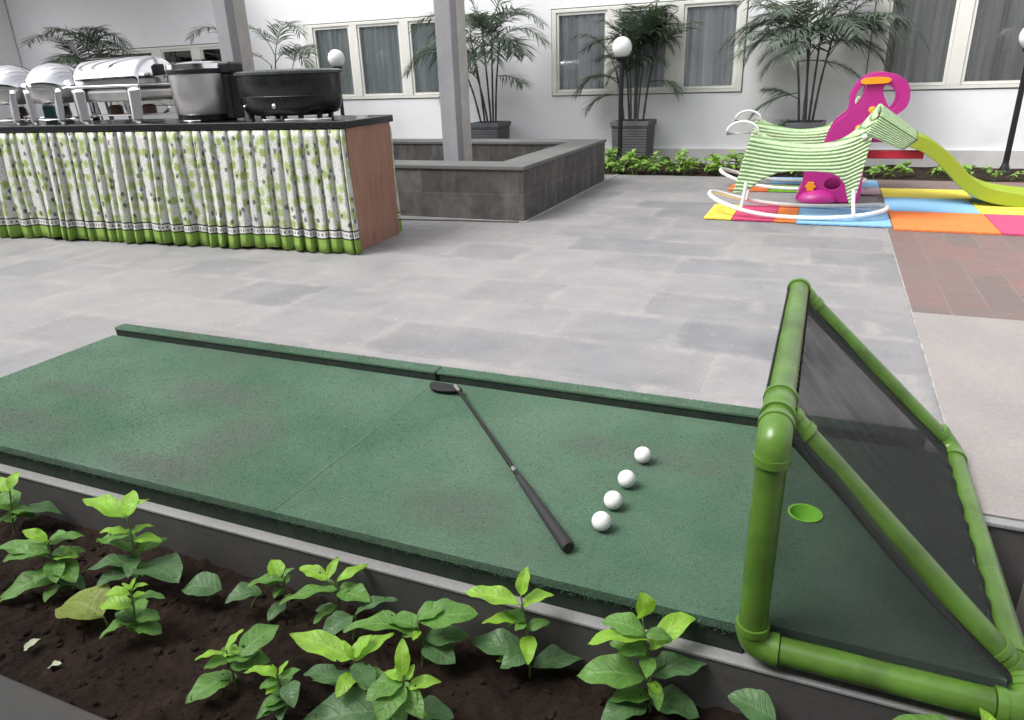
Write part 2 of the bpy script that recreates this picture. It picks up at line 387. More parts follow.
def foam(name, c): return simple(name, c, .7, var=.05, vscale=10, bscale=150, bstr=.2, bdist=.002, spec=.25, dirt=([x * .55 + .05 for x in c], 6, .6, .5))
M['f_yellow'] = foam('yellow_foam', (.80, .66, .09)); M['f_pink'] = foam('pink_foam', (.58, .070, .17))
M['f_orange'] = foam('orange_foam', (.80, .21, .055)); M['f_blue'] = foam('light_blue_foam', (.24, .47, .72)); M['f_lime'] = foam('lime_foam', (.25, .58, .035)); M['f_mauve'] = foam('mauve_foam', (.42, .30, .36))
def ball_mat():
    m, nt, bs, out = new_mat('golf_ball_white')
    v = coords(nt)
    setc(nt, bs, ramp(nt, noise(nt, v, 30, 3), [(.3, (.80, .80, .80)), (.7, (.86, .86, .86))])); bs.inputs['Roughness'].default_value = .25
    vo = nt.nodes.new('ShaderNodeTexVoronoi'); vo.inputs['Scale'].default_value = 260; vo.inputs['Randomness'].default_value = .15
    nt.links.new(v, vo.inputs['Vector'])
    bump(nt, bs, ramp(nt, vo.outputs['Distance'], [(.15, 0), (.5, 1)]), .5, .0012)
    return m
M['ball'] = ball_mat()

# ------------------------------------------------------------------ mesh helpers
ORG = {}
class MB:
    def __init__(s): s.v = []; s.f = []; s.uv = []; s.has_uv = False
    def add(s, verts, faces, uvs=None):
        o = len(s.v); s.v += [tuple(p) for p in verts]; s.f += [tuple(i + o for i in f) for f in faces]
        if uvs is not None: s.has_uv = True; s.uv += list(uvs)
        else: s.uv += [(0, 0)] * len(verts)
        return s
    def box(s, x0, y0, z0, x1, y1, z1, T=None):
        p = [Vector(q) for q in ((x0, y0, z0), (x1, y0, z0), (x1, y1, z0), (x0, y1, z0), (x0, y0, z1), (x1, y0, z1), (x1, y1, z1), (x0, y1, z1))]
        if T: p = [T @ q for q in p]
        return s.add(p, [(0, 3, 2, 1), (4, 5, 6, 7), (0, 1, 5, 4), (1, 2, 6, 5), (2, 3, 7, 6), (3, 0, 4, 7)])
    def tube(s, pts, r, seg=12, cap=True, closed=False):
        pts = [Vector(p) for p in pts]; n = len(pts)
        rr = r if hasattr(r, '__len__') else [r] * n
        vs = []; up = None
        for i, p in enumerate(pts):
            if closed: t = (pts[(i + 1) % n] - pts[i - 1]).normalized()
            else: t = (pts[min(i + 1, n - 1)] - pts[max(i - 1, 0)]).normalized()
            if up is None: up = Vector((0, 0, 1)) if abs(t.z) < .9 else Vector((1, 0, 0))
            a = t.cross(up); a.normalize(); b = a.cross(t); up = b
            for k in range(seg):
                w = 2 * PI * k / seg
                vs.append(p + a * (math.cos(w) * rr[i]) + b * (math.sin(w) * rr[i]))
        fs = []
        for i in range(n if closed else n - 1):
            j = (i + 1) % n
            for k in range(seg): fs.append((i * seg + k, i * seg + (k + 1) % seg, j * seg + (k + 1) % seg, j * seg + k))
        if cap and not closed:
            fs.append(tuple(range(seg - 1, -1, -1))); fs.append(tuple((n - 1) * seg + k for k in range(seg)))
        return s.add(vs, fs)
    def lathe(s, prof, c=(0, 0, 0), seg=24, T=None, sx=1, sy=1, cap=True):
        vs = []; n = len(prof)
        for (r, z) in prof:
            for k in range(seg):
                w = 2 * PI * k / seg; q = Vector((c[0] + r * sx * math.cos(w), c[1] + r * sy * math.sin(w), c[2] + z))
                vs.append(T @ q if T else q)
        fs = []
        for i in range(n - 1):
            for k in range(seg): fs.append((i * seg + k, i * seg + (k + 1) % seg, (i + 1) * seg + (k + 1) % seg, (i + 1) * seg + k))
        if cap and prof[0][0] > 1e-6: fs.append(tuple(range(seg - 1, -1, -1)))
        if cap and prof[-1][0] > 1e-6: fs.append(tuple((n - 1) * seg + k for k in range(seg)))
        return s.add(vs, fs)
    def grid(s, fn, nu, nv, uvfn=None):
        vs = []; uvs = []
        for i in range(nu + 1):
            for j in range(nv + 1):
                vs.append(fn(i / nu, j / nv)); uvs.append(uvfn(i / nu, j / nv) if uvfn else (i / nu, j / nv))
        fs = [(i * (nv + 1) + j, (i + 1) * (nv + 1) + j, (i + 1) * (nv + 1) + j + 1, i * (nv + 1) + j + 1) for i in range(nu) for j in range(nv)]
        return s.add(vs, fs, uvs)
    def build(s, name, mat, parent=None, smooth=False, bevel=0, solid=0, seg=2, sub=0, auto=True):
        org = ORG.get(parent.name, Vector((0, 0, 0))) if parent else Vector((0, 0, 0))
        me = bpy.data.meshes.new(name)
        me.from_pydata([Vector(p) - org for p in s.v], [], s.f)
        if s.has_uv:
            l = me.uv_layers.new(name='UVMap')
            for lp in me.loops: l.data[lp.index].uv = s.uv[lp.vertex_index]
        bm = bmesh.new(); bm.from_mesh(me)
        bmesh.ops.remove_doubles(bm, verts=bm.verts, dist=1e-6)
        bmesh.ops.recalc_face_normals(bm, faces=bm.faces)
        if auto and smooth:
            for e in bm.edges:
                if len(e.link_faces) == 2 and e.calc_face_angle(0) > R(48): e.smooth = False
        bm.to_mesh(me); bm.free()
        if smooth:
            for p in me.polygons: p.use_smooth = True
        me.materials.append(M[mat] if isinstance(mat, str) else mat)
        o = bpy.data.objects.new(name, me); COL.objects.link(o)
        if parent: o.parent = parent; ORG[o.name] = org
        if solid:
            md = o.modifiers.new('thick', 'SOLIDIFY'); md.thickness = solid; md.offset = 0
        if bevel:
            md = o.modifiers.new('bevel', 'BEVEL'); md.width = bevel; md.segments = seg; md.limit_method = 'ANGLE'; md.angle_limit = R(40)
        if sub:
            md = o.modifiers.new('sub', 'SUBSURF'); md.levels = sub; md.render_levels = sub
        return o
def tag(o, label, cat, group=None):
    o['label'] = label; o['category'] = cat
    if group: o['group'] = group
    return o
def thing(name, loc, label, cat, group=None, rz=0):
    o = bpy.data.objects.new(name, None); COL.objects.link(o); o.location = loc; o.rotation_euler.z = rz
    o.empty_display_size = .1
    ORG[o.name] = Vector(loc) if rz == 0 else Vector((0, 0, 0))
    return tag(o, label, cat, group)
def struct(o): o['kind'] = 'structure'; return o
def copy_tree(o, parent=None):
    c = o.copy(); COL.objects.link(c)
    if parent: c.parent = parent
    for ch in list(o.children): copy_tree(ch, c)
    return c
def prism(mb, outline, holes, T, depth):
    """outline (2D) with holes, pushed out by depth along local z, placed by T"""
    bm = bmesh.new()
    def loop(pts):
        vs = [bm.verts.new((x, y, 0)) for x, y in pts]
        return [bm.edges.new((vs[i], vs[(i + 1) % len(vs)])) for i in range(len(vs))]
    es = loop(outline)
    for h in holes: es += loop(h)
    bmesh.ops.triangle_fill(bm, use_beauty=True, use_dissolve=False, edges=es, normal=(0, 0, 1))
    r = bmesh.ops.extrude_face_region(bm, geom=list(bm.faces))
    bmesh.ops.translate(bm, verts=[g for g in r['geom'] if isinstance(g, bmesh.types.BMVert)], vec=(0, 0, depth))
    bm.verts.index_update()
    vs = [T @ v.co for v in bm.verts]; fs = [tuple(v.index for v in f.verts) for f in bm.faces]
    bm.free(); mb.add(vs, fs)
def catmull(pts, n=6, closed=False):
    out = []; k = len(pts); P = [Vector(p) for p in pts]
    rng = range(k if closed else k - 1)
    for i in rng:
        if closed: p0, p1, p2, p3 = P[(i - 1) % k], P[i], P[(i + 1) % k], P[(i + 2) % k]
        else: p0, p1, p2, p3 = P[max(i - 1, 0)], P[i], P[i + 1], P[min(i + 2, k - 1)]
        for j in range(n):
            t = j / n
            out.append(.5 * ((2 * p1) + (p2 - p0) * t + (2 * p0 - 5 * p1 + 4 * p2 - p3) * t * t + (3 * p1 - p0 - 3 * p2 + p3) * t ** 3))
    if not closed: out.append(P[-1])
    return out

# ------------------------------------------------------------------ setting
def slab(name, mat, pts, z0, z1, bevel=0, nolabel=False):
    mb = MB(); n = len(pts)
    vs = [(x, y, z0) for x, y in pts] + [(x, y, z1) for x, y in pts]
    mb.add(vs, [tuple(range(n - 1, -1, -1)), tuple(range(n, 2 * n))] + [(i, (i + 1) % n, n + (i + 1) % n, n + i) for i in range(n)])
    return struct(mb.build(name, mat, bevel=bevel))
mb = MB(); mb.box(-120, -120, -.40, 120, 120, -.30); struct(mb.build('ground', 'path'))
slab('plaza', 'paving', [(-25, 1.126), (.43, 1.126), (.43, 1.735), (14, 1.735), (14, 7.36), (-25, 7.36)], -.29, 0)
slab('concrete_paving', 'concrete', [(.419, 1.735), (14, 1.735), (14, 3.32), (.419, 3.32)], .001, .004)
slab('red_tile_paving', 'redtile', [(.419, 3.32), (14, 3.32), (14, 7.34), (.419, 7.34)], .001, .0042)
mb = MB(); mb.box(.4135, 1.735, .0005, .419, 7.3, .0048); struct(mb.build('paving_joint', 'whiteline'))
# kerb in front of the mat: narrow pale coping over a dark face, lower than the plaza
mb = MB(); mb.box(-25, 1.084, -.030, .452, 1.1255, -.022); mb.box(.4302, 1.1258, -.030, .452, 1.70, -.022)
struct(mb.build('kerb', 'kerbcap', bevel=.002))
mb = MB(); mb.box(.4306, 1.705, -.012, 14, 1.7348, .0); struct(mb.build('kerb', 'kerbcap', bevel=.003))
mb = MB(); mb.box(-25, 1.087, -.29, .448, 1.1255, -.0305); mb.box(.4305, 1.1258, -.29, .448, 1.712, -.0305); mb.box(.4306, 1.7125, -.29, 14, 1.734, -.0125)
struct(mb.build('kerb_wall', 'kerbface'))
mb = MB(); mb.box(-25, -6, -.29, .54, .628, -.125); struct(mb.build('path', 'path', bevel=.006))
mb = MB(); mb.box(.545, -6, -.29, 14, 1.709, -.15); struct(mb.build('lower_paving', 'concrete'))
# soil of the front bed
def soilz(x, y):
    n = mnoise.fractal(Vector((x * 5, y * 5, 0)), 1, 2, 5) * .010 + mnoise.noise(Vector((x * 28, y * 28, 3))) * .010 + mnoise.noise(Vector((x * 75, y * 75, 7))) * .006 + mnoise.noise(Vector((x * 150, y * 150, 9))) * .003
    return -.150 + n
mb = MB(); mb.grid(lambda u, v: (-3.2 + 3.745 * u, .62 + .472 * v, soilz(-3.2 + 3.745 * u, .62 + .472 * v)), 620, 90)
o = mb.build('soil', 'soil', smooth=True, auto=False); struct(o)
mb = MB(); mb.box(-25, .629, -.29, -3.2, 1.071, -.15); struct(mb.build('soil', 'soil'))
mb = MB()
ico = bmesh.new(); bmesh.ops.create_icosphere(ico, subdivisions=1, radius=1); iv = [v.co.copy() for v in ico.verts]; ifc = [tuple(v.index for v in f.verts) for f in ico.faces]; ico.free()
for i in range(1600):
    x = rnd.uniform(-2.3, .5); y = rnd.uniform(.635, 1.06); r = .002 + .011 * rnd.random() ** 4
    S = [Vector((rnd.uniform(.6, 1.3), rnd.uniform(.6, 1.3), rnd.uniform(.4, .9))) for _ in (0,)][0]
    mb.add([(x + r * v.x * S.x * rnd.uniform(.8, 1.2), y + r * v.y * S.y * rnd.uniform(.8, 1.2), soilz(x, y) + r * .25 + r * v.z * S.z) for v in iv], ifc)
o = mb.build('soil_clods', 'soil'); o['kind'] = 'stuff'; o['label'] = 'small clods and grit on the dark soil'
# back bed along the wall
def bedz(x, y): return -.012 + mnoise.fractal(Vector((x * 4, y * 4, 1)), 1, 2, 4) * .02
mb = MB(); mb.grid(lambda u, v: (-14 + 24 * u, 7.361 + 1.14 * v, bedz(-14 + 24 * u, 7.361 + 1.14 * v)), 300, 24)
struct(mb.build('bed_soil', 'soil', smooth=True, auto=False))

# ------------------------------------------------------------------ building
WY = 8.5
bld = thing('hotel_building', (0, WY, 0), 'long white building wall with cream framed curtained windows behind the plaza', 'building')
groups = [  # x0, x1, list of panes (x0,x1), zlo, zhi, curtain, label
    (-10.35, -7.60, [(-10.15, -9.29), (-9.06, -8.53), (-8.31, -7.80)], .80, 1.46, None, 'dark window without curtains'),
    (-6.52, -4.22, [(-6.34, -5.83), (-5.655, -5.085), (-4.90, -4.38)], .815, 1.61, 'curtain_blue', None),
    (-3.06, -.90, [(-2.965, -2.425), (-2.235, -1.735), (-1.525, -1.01)], .805, 1.59, 'curtain', None),
    (.28, 3.10, [(.44, .97), (1.15, 1.72), (1.90, 2.45)], .785, 1.60, 'curtain_dark', None)]
mb = MB(); xs = -12.27; Z1 = 4.2; T = .28
for (x0, x1, ps, zl, zh, cu, lb) in groups:
    a, b, lo, hi = x0, x1, zl - .075, zh + .075
    mb.box(xs, WY, -.3, a, WY + T, Z1); mb.box(a, WY, -.3, b, WY + T, lo); mb.box(a, WY, hi, b, WY + T, Z1); xs = b
mb.box(xs, WY, -.3, 14, WY + T, Z1)
mb.build('wall', 'wall', bld)
mb = MB(); mb.box(-12.27, WY - .03, -.1, 14, WY - .0005, .15); mb.build('plinth', 'plinth', bld)
mb = MB(); mb.box(-25, WY - .8, -.3, -12.2, WY + .2, Z1); mb.box(-12.2, WY - .8, -.3, -12.14, WY - .02, Z1)
mb.build('side_wall', 'wall', bld)
for gi, (x0, x1, ps, zl, zh, cu, lb) in enumerate(groups):
    lo, hi = zl - .075, zh + .075
    mb = MB(); e = .012  # dark shadow gap round the opening, then the frame
    f = MB(); y0, y1 = WY - .012, WY + .07
    f.box(x0 + e, y0, lo + e, x1 - e, y1, zl - .03); f.box(x0 + e, y0, zh + .03, x1 - e, y1, hi - e)
    xx = x0 + e
    for (a, b) in ps:
        f.box(xx, y0, zl - .03, a - .03, y1, zh + .03); xx = b + .03
    f.box(xx, y0, zl - .03, x1 - e, y1, zh + .03)
    win = f.build('window', 'frame', bld, bevel=.004)
    if lb: win['label'] = lb
    g = MB(); g.box(x0, WY + .02, lo, x0 + e, WY + .1, hi); g.box(x1 - e, WY + .02, lo, x1, WY + .1, hi); g.box(x0 + e, WY + .02, lo, x1 - e, WY + .1, lo + e); g.box(x0 + e, WY + .02, hi - e, x1 - e, WY + .1, hi)
    g.build('frame_gap', 'groove', win)
    for (a, b) in ps:
        s = MB(); sy0, sy1 = WY + .0, WY + .045
        s.box(a - .027, sy0, zl - .027, b + .027, sy1, zl); s.box(a - .027, sy0, zh, b + .027, sy1, zh + .027)
        s.box(a - .027, sy0, zl, a, sy1, zh); s.box(b, sy0, zl, b + .027, sy1, zh)
        s.build('sash', 'frame', win, bevel=.003)
        p = MB(); p.box(a, WY + .020, zl, b, WY + .024, zh); p.build('pane', 'glass', win)
        if cu:
            ph = rnd.uniform(0, 6); sp = rnd.uniform(1, 1.2)
            c = MB()
            def fn(u, v, a=a, b=b, ph=ph, sp=sp):
                x = a - .03 + (b - a + .06) * u
                w = .016 * math.sin(x * 62 * sp + ph) + .012 * math.sin(x * 29 + ph * 2) + .006 * math.sin(x * 131 + v)
                return (x, WY + .066 + w, zl - .03 + (zh - zl + .06) * v)
            c.grid(fn, 90, 3); c.build('curtain', cu, win, smooth=True, auto=False)
    r = MB(); r.box(x0 + .005, WY + .22, lo, x1 - .005, WY + .24, hi); r.build('dark_interior', 'room', win)
# veranda roof over the left end of the wall
can = thing('veranda_roof', (-10, 6.6, 2.5), 'brown boarded veranda roof above the shaded left end of the white wall', 'roof')
mb = MB(); mb.box(-24, 6.6, 3.0, -7.9, 8.49, 3.07); mb.build('roof_board', 'canopy', can)
mb = MB()
for i in range(9): mb.box(-23 + i * 1.85, 6.65, 2.88, -22.9 + i * 1.85, 8.48, 2.998)
mb.build('rafter', 'canopy', can)

# ------------------------------------------------------------------ planter and posts
px0, px1, py0, py1, ph = -7.2, -1.952, 4.80, 6.90, .392
pl = thing('stone_planter', (-3, 5.8, 0), 'low dark grey stone planter box with flat coping around the pergola posts', 'planter')
w = .26
mb = MB(); mb.box(px0, py0, 0, px1, py0 + w, ph - .030); mb.box(px1 - w, py0 + w + .0005, 0, px1, py1 - w - .0005, ph - .030); mb.box(px0, py1 - w, 0, px1, py1, ph - .030); mb.box(px0, py0 + w + .0005, 0, px0 + w, py1 - w - .0005, ph - .030)
mb.build('planter_wall', 'planterstone', pl)
cp = MB(); q = .012
cp.box(px0, py0 - q, ph - .0295, px1 + q, py0 + w + q, ph); cp.box(px1 - w - q, py0 + w + q + .001, ph - .0295, px1 + q, py1 - w - q - .001, ph); cp.box(px0, py1 - w - q, ph - .0295, px1 + q, py1 + q, ph); cp.box(px0, py0 + w + q + .001, ph - .0295, px0 + w + q, py1 - w - q - .001, ph)
cp.build('coping', 'plantercap', pl, bevel=.006)
mb = MB(); mb.box(px0 + w, py0 + w, .0, px1 - w, py1 - w, .13); mb.build('planter_soil', 'potsoil', pl)
mb = MB(); mb.box(px1 + .0005, py0 - .02, .001, px1 + .028, py1 + .45, .006); mb.box(px0, py0 - .022, .001, px1, py0 - .0005, .005); struct(mb.build('grout_line', 'whiteline'))
for i, x in enumerate((-3.005, -5.262)):
    t = thing('pergola_post', (x, 5.6, .13), ('grey weathered square post rising from the planter in the middle of the plaza', 'grey weathered square post behind the steel rice cooker')[i], 'post', 'grey pergola posts')
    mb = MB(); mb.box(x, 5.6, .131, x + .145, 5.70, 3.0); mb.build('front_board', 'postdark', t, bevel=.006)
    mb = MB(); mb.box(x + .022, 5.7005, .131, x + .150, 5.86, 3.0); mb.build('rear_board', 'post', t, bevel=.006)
mb = MB(); mb.box(-9, 5.64, 3.001, -1.6, 5.80, 3.22); pb = tag(mb.build('pergola_beam', 'post'), 'grey horizontal beam carried on the two weathered posts', 'beam')
for i in range(7):
    mb = MB(); x = -8.4 + i * 1.0; mb.box(x, 2.9, 3.221, x + .10, 7.4, 3.37); mb.build('rafter', 'post', pb)  # rafters added out of view, for the steel lids to reflect as dark bands
mb = MB(); mb.tube(catmull([(-3.22, 4.62, .006), (-2.9, 4.66, .006), (-2.6, 4.70, .006), (-2.3, 4.735, .006), (-1.98, 4.765, .006)], 6), .005, 6)
tag(mb.build('ground_cable', 'cable'), 'thin grey cable lying along the foot of the stone planter', 'cable')

# ------------------------------------------------------------------ lamps
def lamp():
    t = thing('globe_lamp', (0, 0, 0), 'x', 'lamp', 'globe lamps on black posts')
    mb = MB(); mb.lathe([(.052, -.05), (.052, .02), (.045, .03), (.045, .10), (.030, .13), (.026, .16)], seg=20); mb.build('post_base', 'black_metal', t, smooth=True)
    mb = MB(); mb.lathe([(.0255, .15), (.0235, 1.06), (.024, 1.08)], seg=18); mb.build('pole', 'black_metal', t, smooth=True)
    mb = MB(); mb.lathe([(.025, 1.075), (.045, 1.085), (.058, 1.10), (.062, 1.118), (.05, 1.122)], seg=20); mb.build('collar', 'black_metal', t, smooth=True)
    mb = MB(); rr = .103
    mb.lathe([(max(1e-7, rr * math.sin(PI * k / 20)), 1.215 - rr * math.cos(PI * k / 20)) for k in range(21)], seg=32); mb.build('globe', 'globe', t, smooth=True)
    return t
l0 = lamp()
for i, (loc, lb) in enumerate((((-2.066, 7.9, 0), 'white globe lamp on a black post in front of the bushy potted palm'),
                               ((-5.68, 7.98, .03), 'white globe lamp on a black post partly behind the black kettle'),
                               ((1.535, 7.98, -.06), 'white globe lamp on a black post at the right edge beyond the slide'))):
    o = l0 if i == 0 else copy_tree(l0)
    o.location = loc; o['label'] = lb

# ------------------------------------------------------------------ palms
def leaflet(mb, a, d, L, w, droop, nrm):
    d = d.normalized(); s = d.cross(nrm)
    if s.length < 1e-4: s = Vector((1, 0, 0))
    s.normalize(); pts = []
    k = 3
    for i in range(k + 1):
        t = i / k; p = a + d * (L * t) + Vector((0, 0, -droop * L * t * t)); ww = w * (.45 + 1.1 * t) * (1 - t) ** .6 if i < k else 0
        if i == 0: ww = w * .35
        pts.append((p, ww))
    vs = []; uv = []; fs = []
    for i, (p, ww) in enumerate(pts):
        vs += [p - s * ww, p + s * ww]; uv += [(-.5, i / k), (.5, i / k)]
    for i in range(k): fs.append((2 * i, 2 * i + 1, 2 * i + 3, 2 * i + 2))
    mb.add(vs, fs, uv)
def frond(start, d0, L, arch, rg, nl=34, lw=.0095, ll=.38, leafdroop=.35):
    """curved rachis with leaflets on both sides"""
    mb = MB(); p = Vector(start); d = Vector(d0).normalized(); n = 16; step = L / n; pts = [p.copy()]
    for i in range(n):
        d = (d + Vector((0, 0, -arch / n * (.5 + 1.2 * i / n)))).normalized(); p = p + d * step; pts.append(p.copy())
    mb.tube(pts, [.0065 * (1 - .8 * i / n) for i in range(n + 1)], 5)
    for k in range(nl):
        t = .18 + .82 * k / (nl - 1); f = t * n; i = min(int(f), n - 1); q = pts[i].lerp(pts[i + 1], f - i); tan = (pts[i + 1] - pts[i]).normalized()
        side = tan.cross(Vector((0, 0, 1)))
        if side.length < .05: side = Vector((1, 0, 0))
        side.normalize(); up = side.cross(tan)
        prof = (.45 + .55 * math.sin(PI * min(1, t * 1.02) ** .8)) * (1 - .35 * t)
        for sgn in (-1, 1):
            if rg.random() < .06: continue
            dd = side * sgn * rg.uniform(.75, 1.0) + tan * rg.uniform(.55, .95) + up * rg.uniform(.05, .35)
            leaflet(mb, q, dd, ll * prof * rg.uniform(.85, 1.12), lw * rg.uniform(.8, 1.2), leafdroop * rg.uniform(.5, 1.5), up)
    return mb
def pot_parts(t, c, wt, wb, z0, z1):
    mb = MB(); n = 13; hz = (z1 - .05 - z0) / n
    for i in range(n):   # stack of slat-like ribs
        f0 = wb + (wt - wb) * i / n; a = f0 / 2; b = a - .008
        mb.box(c[0] - b, c[1] - b, z0 + i * hz, c[0] + b, c[1] + b, z0 + (i + .22) * hz)
        mb.box(c[0] - a, c[1] - a, z0 + (i + .2205) * hz, c[0] + a, c[1] + a, z0 + (i + 1) * hz - .0005)
    pot = mb.build('pot', 'pot', t, bevel=.003)
    a = wt / 2 + .012; e = .035; mb = MB(); zt = z1 - .05
    mb.box(c[0] - a, c[1] - a, zt, c[0] + a, c[1] - a + e, z1); mb.box(c[0] - a, c[1] + a - e, zt, c[0] + a, c[1] + a, z1)
    mb.box(c[0] - a, c[1] - a + e, zt, c[0] - a + e, c[1] + a - e, z1); mb.box(c[0] + a - e, c[1] - a + e, zt, c[0] + a, c[1] + a - e, z1)
    mb.build('rim', 'pot', pot, bevel=.004)
    mb = MB(); mb.box(c[0] - a + e, c[1] - a + e, zt, c[0] + a - e, c[1] + a - e, z1 - .03); mb.build('pot_soil', 'potsoil', pot)
def palm(label, c, seed, pot, canes, fronds, mat='palmleaf', group='potted palms along the white wall', z0=.06, z1=.475):
    """canes: (dx0, dx1, dy1, height); fronds: (cane, t along cane, dirx, diry, dirz, length, arch)"""
    rg = random.Random(seed)
    t = thing('potted_palm', (c[0], c[1], z0), label, 'potted plant', group)
    pot_parts(t, c, pot, pot * .93, z0, z1)
    cp = []
    for (dx0, dx1, dy1, hh) in canes:
        a = Vector((c[0] + dx0, c[1] + rg.uniform(-.06, .06), z1 - .04)); b = Vector((c[0] + dx1, c[1] + dy1, z1 + hh)); m = a.lerp(b, .5) + Vector((-(dx1 - dx0) * .12, 0, .01))
        pts = catmull([a, m, b], 8); mb = MB(); n = len(pts)
        mb.tube(pts, [.0125 * (1 - .45 * i / n) * (1.18 if i % 4 == 0 else 1) for i in range(n)], 7); mb.build('cane', 'cane', t, smooth=True, auto=False); cp.append(pts)
    for (k, tt, dx, dy, dz, L, ar) in fronds:
        pts = cp[k]; p = pts[min(len(pts) - 1, int(tt * (len(pts) - 1)))]
        frond(p, (dx, dy, dz), L, ar, rg).build('frond', mat, t)
    return t
def auto_fronds(seed, ncane, per, Lr=(.7, 1.0), spread=1.0, ylim=(-.7, .12), up=(.5, 1.6)):
    rg = random.Random(seed); out = []
    for k in range(ncane):
        for j in range(per):
            an = rg.uniform(0, 2 * PI); dx = math.cos(an) * spread; dy = max(ylim[0], min(ylim[1], math.sin(an) * .7))
            out.append((k, rg.uniform(.72, 1.0), dx, dy, rg.uniform(*up), rg.uniform(*Lr), rg.uniform(1.0, 2.1)))
    return out
palm('potted palm with thin open fronds beside the grey post', (-3.72, 8.14), 11, .37,
     [(-.10, -.30, -.1, .72), (-.06, -.20, 0, .95), (0, -.02, -.05, 1.0), (.05, .08, 0, 1.05), (.08, .22, -.1, .90), (-.02, -.1, -.12, .6)],
     [(4, 1, .9, -.1, .55, .62, 1.6), (4, .85, .7, -.4, .7, .55, 2.0), (3, 1, .55, -.2, 1.3, 1.0, 2.2), (3, .9, 1, -.2, .9, .75, 1.5), (2, .9, .35, -.4, .9, .55, 2.0), (2, 1, -.3, -.2, 1.4, .8, 2.2), (1, 1, -.8, -.1, 1.0, .8, 1.9), (1, .8, -.7, -.3, .5, .6, 1.9), (0, 1, -1, -.15, .45, .75, 1.5), (0, .9, -.8, -.3, .9, .75, 2.2), (0, .6, -.6, -.3, .3, .4, 1.8), (4, .6, .8, -.2, .1, .38, .8), (5, 1, .3, -.5, .8, .5, 2.0), (5, .8, -.2, -.5, .6, .45, 2.1), (3, .8, .6, -.5, .5, .6, 1.8), (2, .8, -.5, -.5, .7, .6, 2.2), (1, .9, .2, -.5, 1.1, .7, 2.4)] + auto_fronds(63, 5, 2, (.5, .75), .9, (-.4, .1), (.1, 1.2)))
palm('dense bushy potted palm behind the white globe lamp', (-2.00, 8.22), 23, .40,
     [(-.12, -.22, 0, .55), (-.06, -.12, 0, .75), (0, .02, -.03, .85), (.05, .12, -.02, .8), (.1, .22, 0, .7), (.02, .05, .05, .95), (-.03, -.05, -.05, .65)],
     auto_fronds(5, 7, 4, (.42, .66), .65, (-.12, .10), (.2, 1.6)) + [(0, .5, -1, -.1, .15, .42, 1.2), (0, .75, -1, -.1, .5, .55, 1.8), (4, .6, 1, -.1, .3, .35, 1.3)], 'palmdark')
palm('tall potted palm with dark canes behind the green rocking seat', (-.222, 8.14), 37, .36,
     [(-.06, -.18, -.05, .80), (-.02, -.04, -.03, .86), (.03, .06, 0, .92), (.06, .17, -.05, .82), (.0, -.09, .05, .95)],
     auto_fronds(31, 5, 8, (.6, .9), 1.0, (-.5, .08), (.10, 1.3)) + [(0, .32, -1, -.2, .55, .34, .4), (0, .42, -1, -.1, -.1, .5, .9), (0, .1, -1, -.3, .3, .2, 1.2), (3, 1, 1, -.1, .7, .95, 2.0), (3, 1, .9, -.3, .4, .75, 1.5), (0, 1, -1, -.1, .7, .85, 2.0), (0, .9, -.9, -.3, .35, .75, 1.6)], z0=.05, z1=.455)
palm('potted palm with a few sparse fronds behind the black kettle', (-6.80, 8.05), 41, .42,
     [(-.08, -.30, -.05, .85), (0, .05, 0, .75), (.08, .42, -.05, .70), (0, .22, -.1, .85)],
     [(0, 1, -.55, -.1, 1.0, .95, 2.0), (0, .9, -.9, -.1, .7, .60, 2.6), (1, 1, -.8, -.2, .9, .75, 2.6), (2, 1, .5, -.2, .9, .6, 1.9), (2, .8, .8, -.2, .4, .5, 1.6), (3, 1, -.35, -.1, 1.2, .75, 3.0), (3, .9, .8, -.1, .8, .70, 2.2), (1, .8, -.6, -.3, .5, .45, 2.2), (3, 1, .35, -.1, 1.0, .8, 2.6)], z0=.03, z1=.45)
palm('dark shaded potted palm behind the polished chafing dishes', (-9.55, 7.75), 53, .44,
     [(-.1, -.40, 0, 1.05), (0, -.1, 0, 1.1), (.08, .3, -.05, 1.0), (.05, .12, -.1, .95)],
     auto_fronds(77, 4, 4, (.55, .85), .9, (-.3, .1), (.1, .9)) + [(0, 1, -.7, -.1, .75, .85, 1.5), (0, .9, -1, -.1, .25, .65, 1.2), (0, .8, -.8, -.3, .5, .6, 1.8), (1, 1, -.3, -.2, .6, .6, 1.8), (1, 1, .6, -.2, .8, .7, 1.6), (2, 1, 1, -.1, .4, .75, 1.3), (2, .9, .8, -.2, .3, .7, 1.6), (2, .8, .9, -.2, .1, .55, 1.2), (3, 1, .7, -.4, .4, .55, 1.5), (3, .9, -.4, -.4, .5, .5, 1.5), (1, .8, .2, -.5, .5, .5, 1.8), (0, .7, -.5, -.4, .2, .5, 1.4)], 'palmdark', z0=.0, z1=.42)

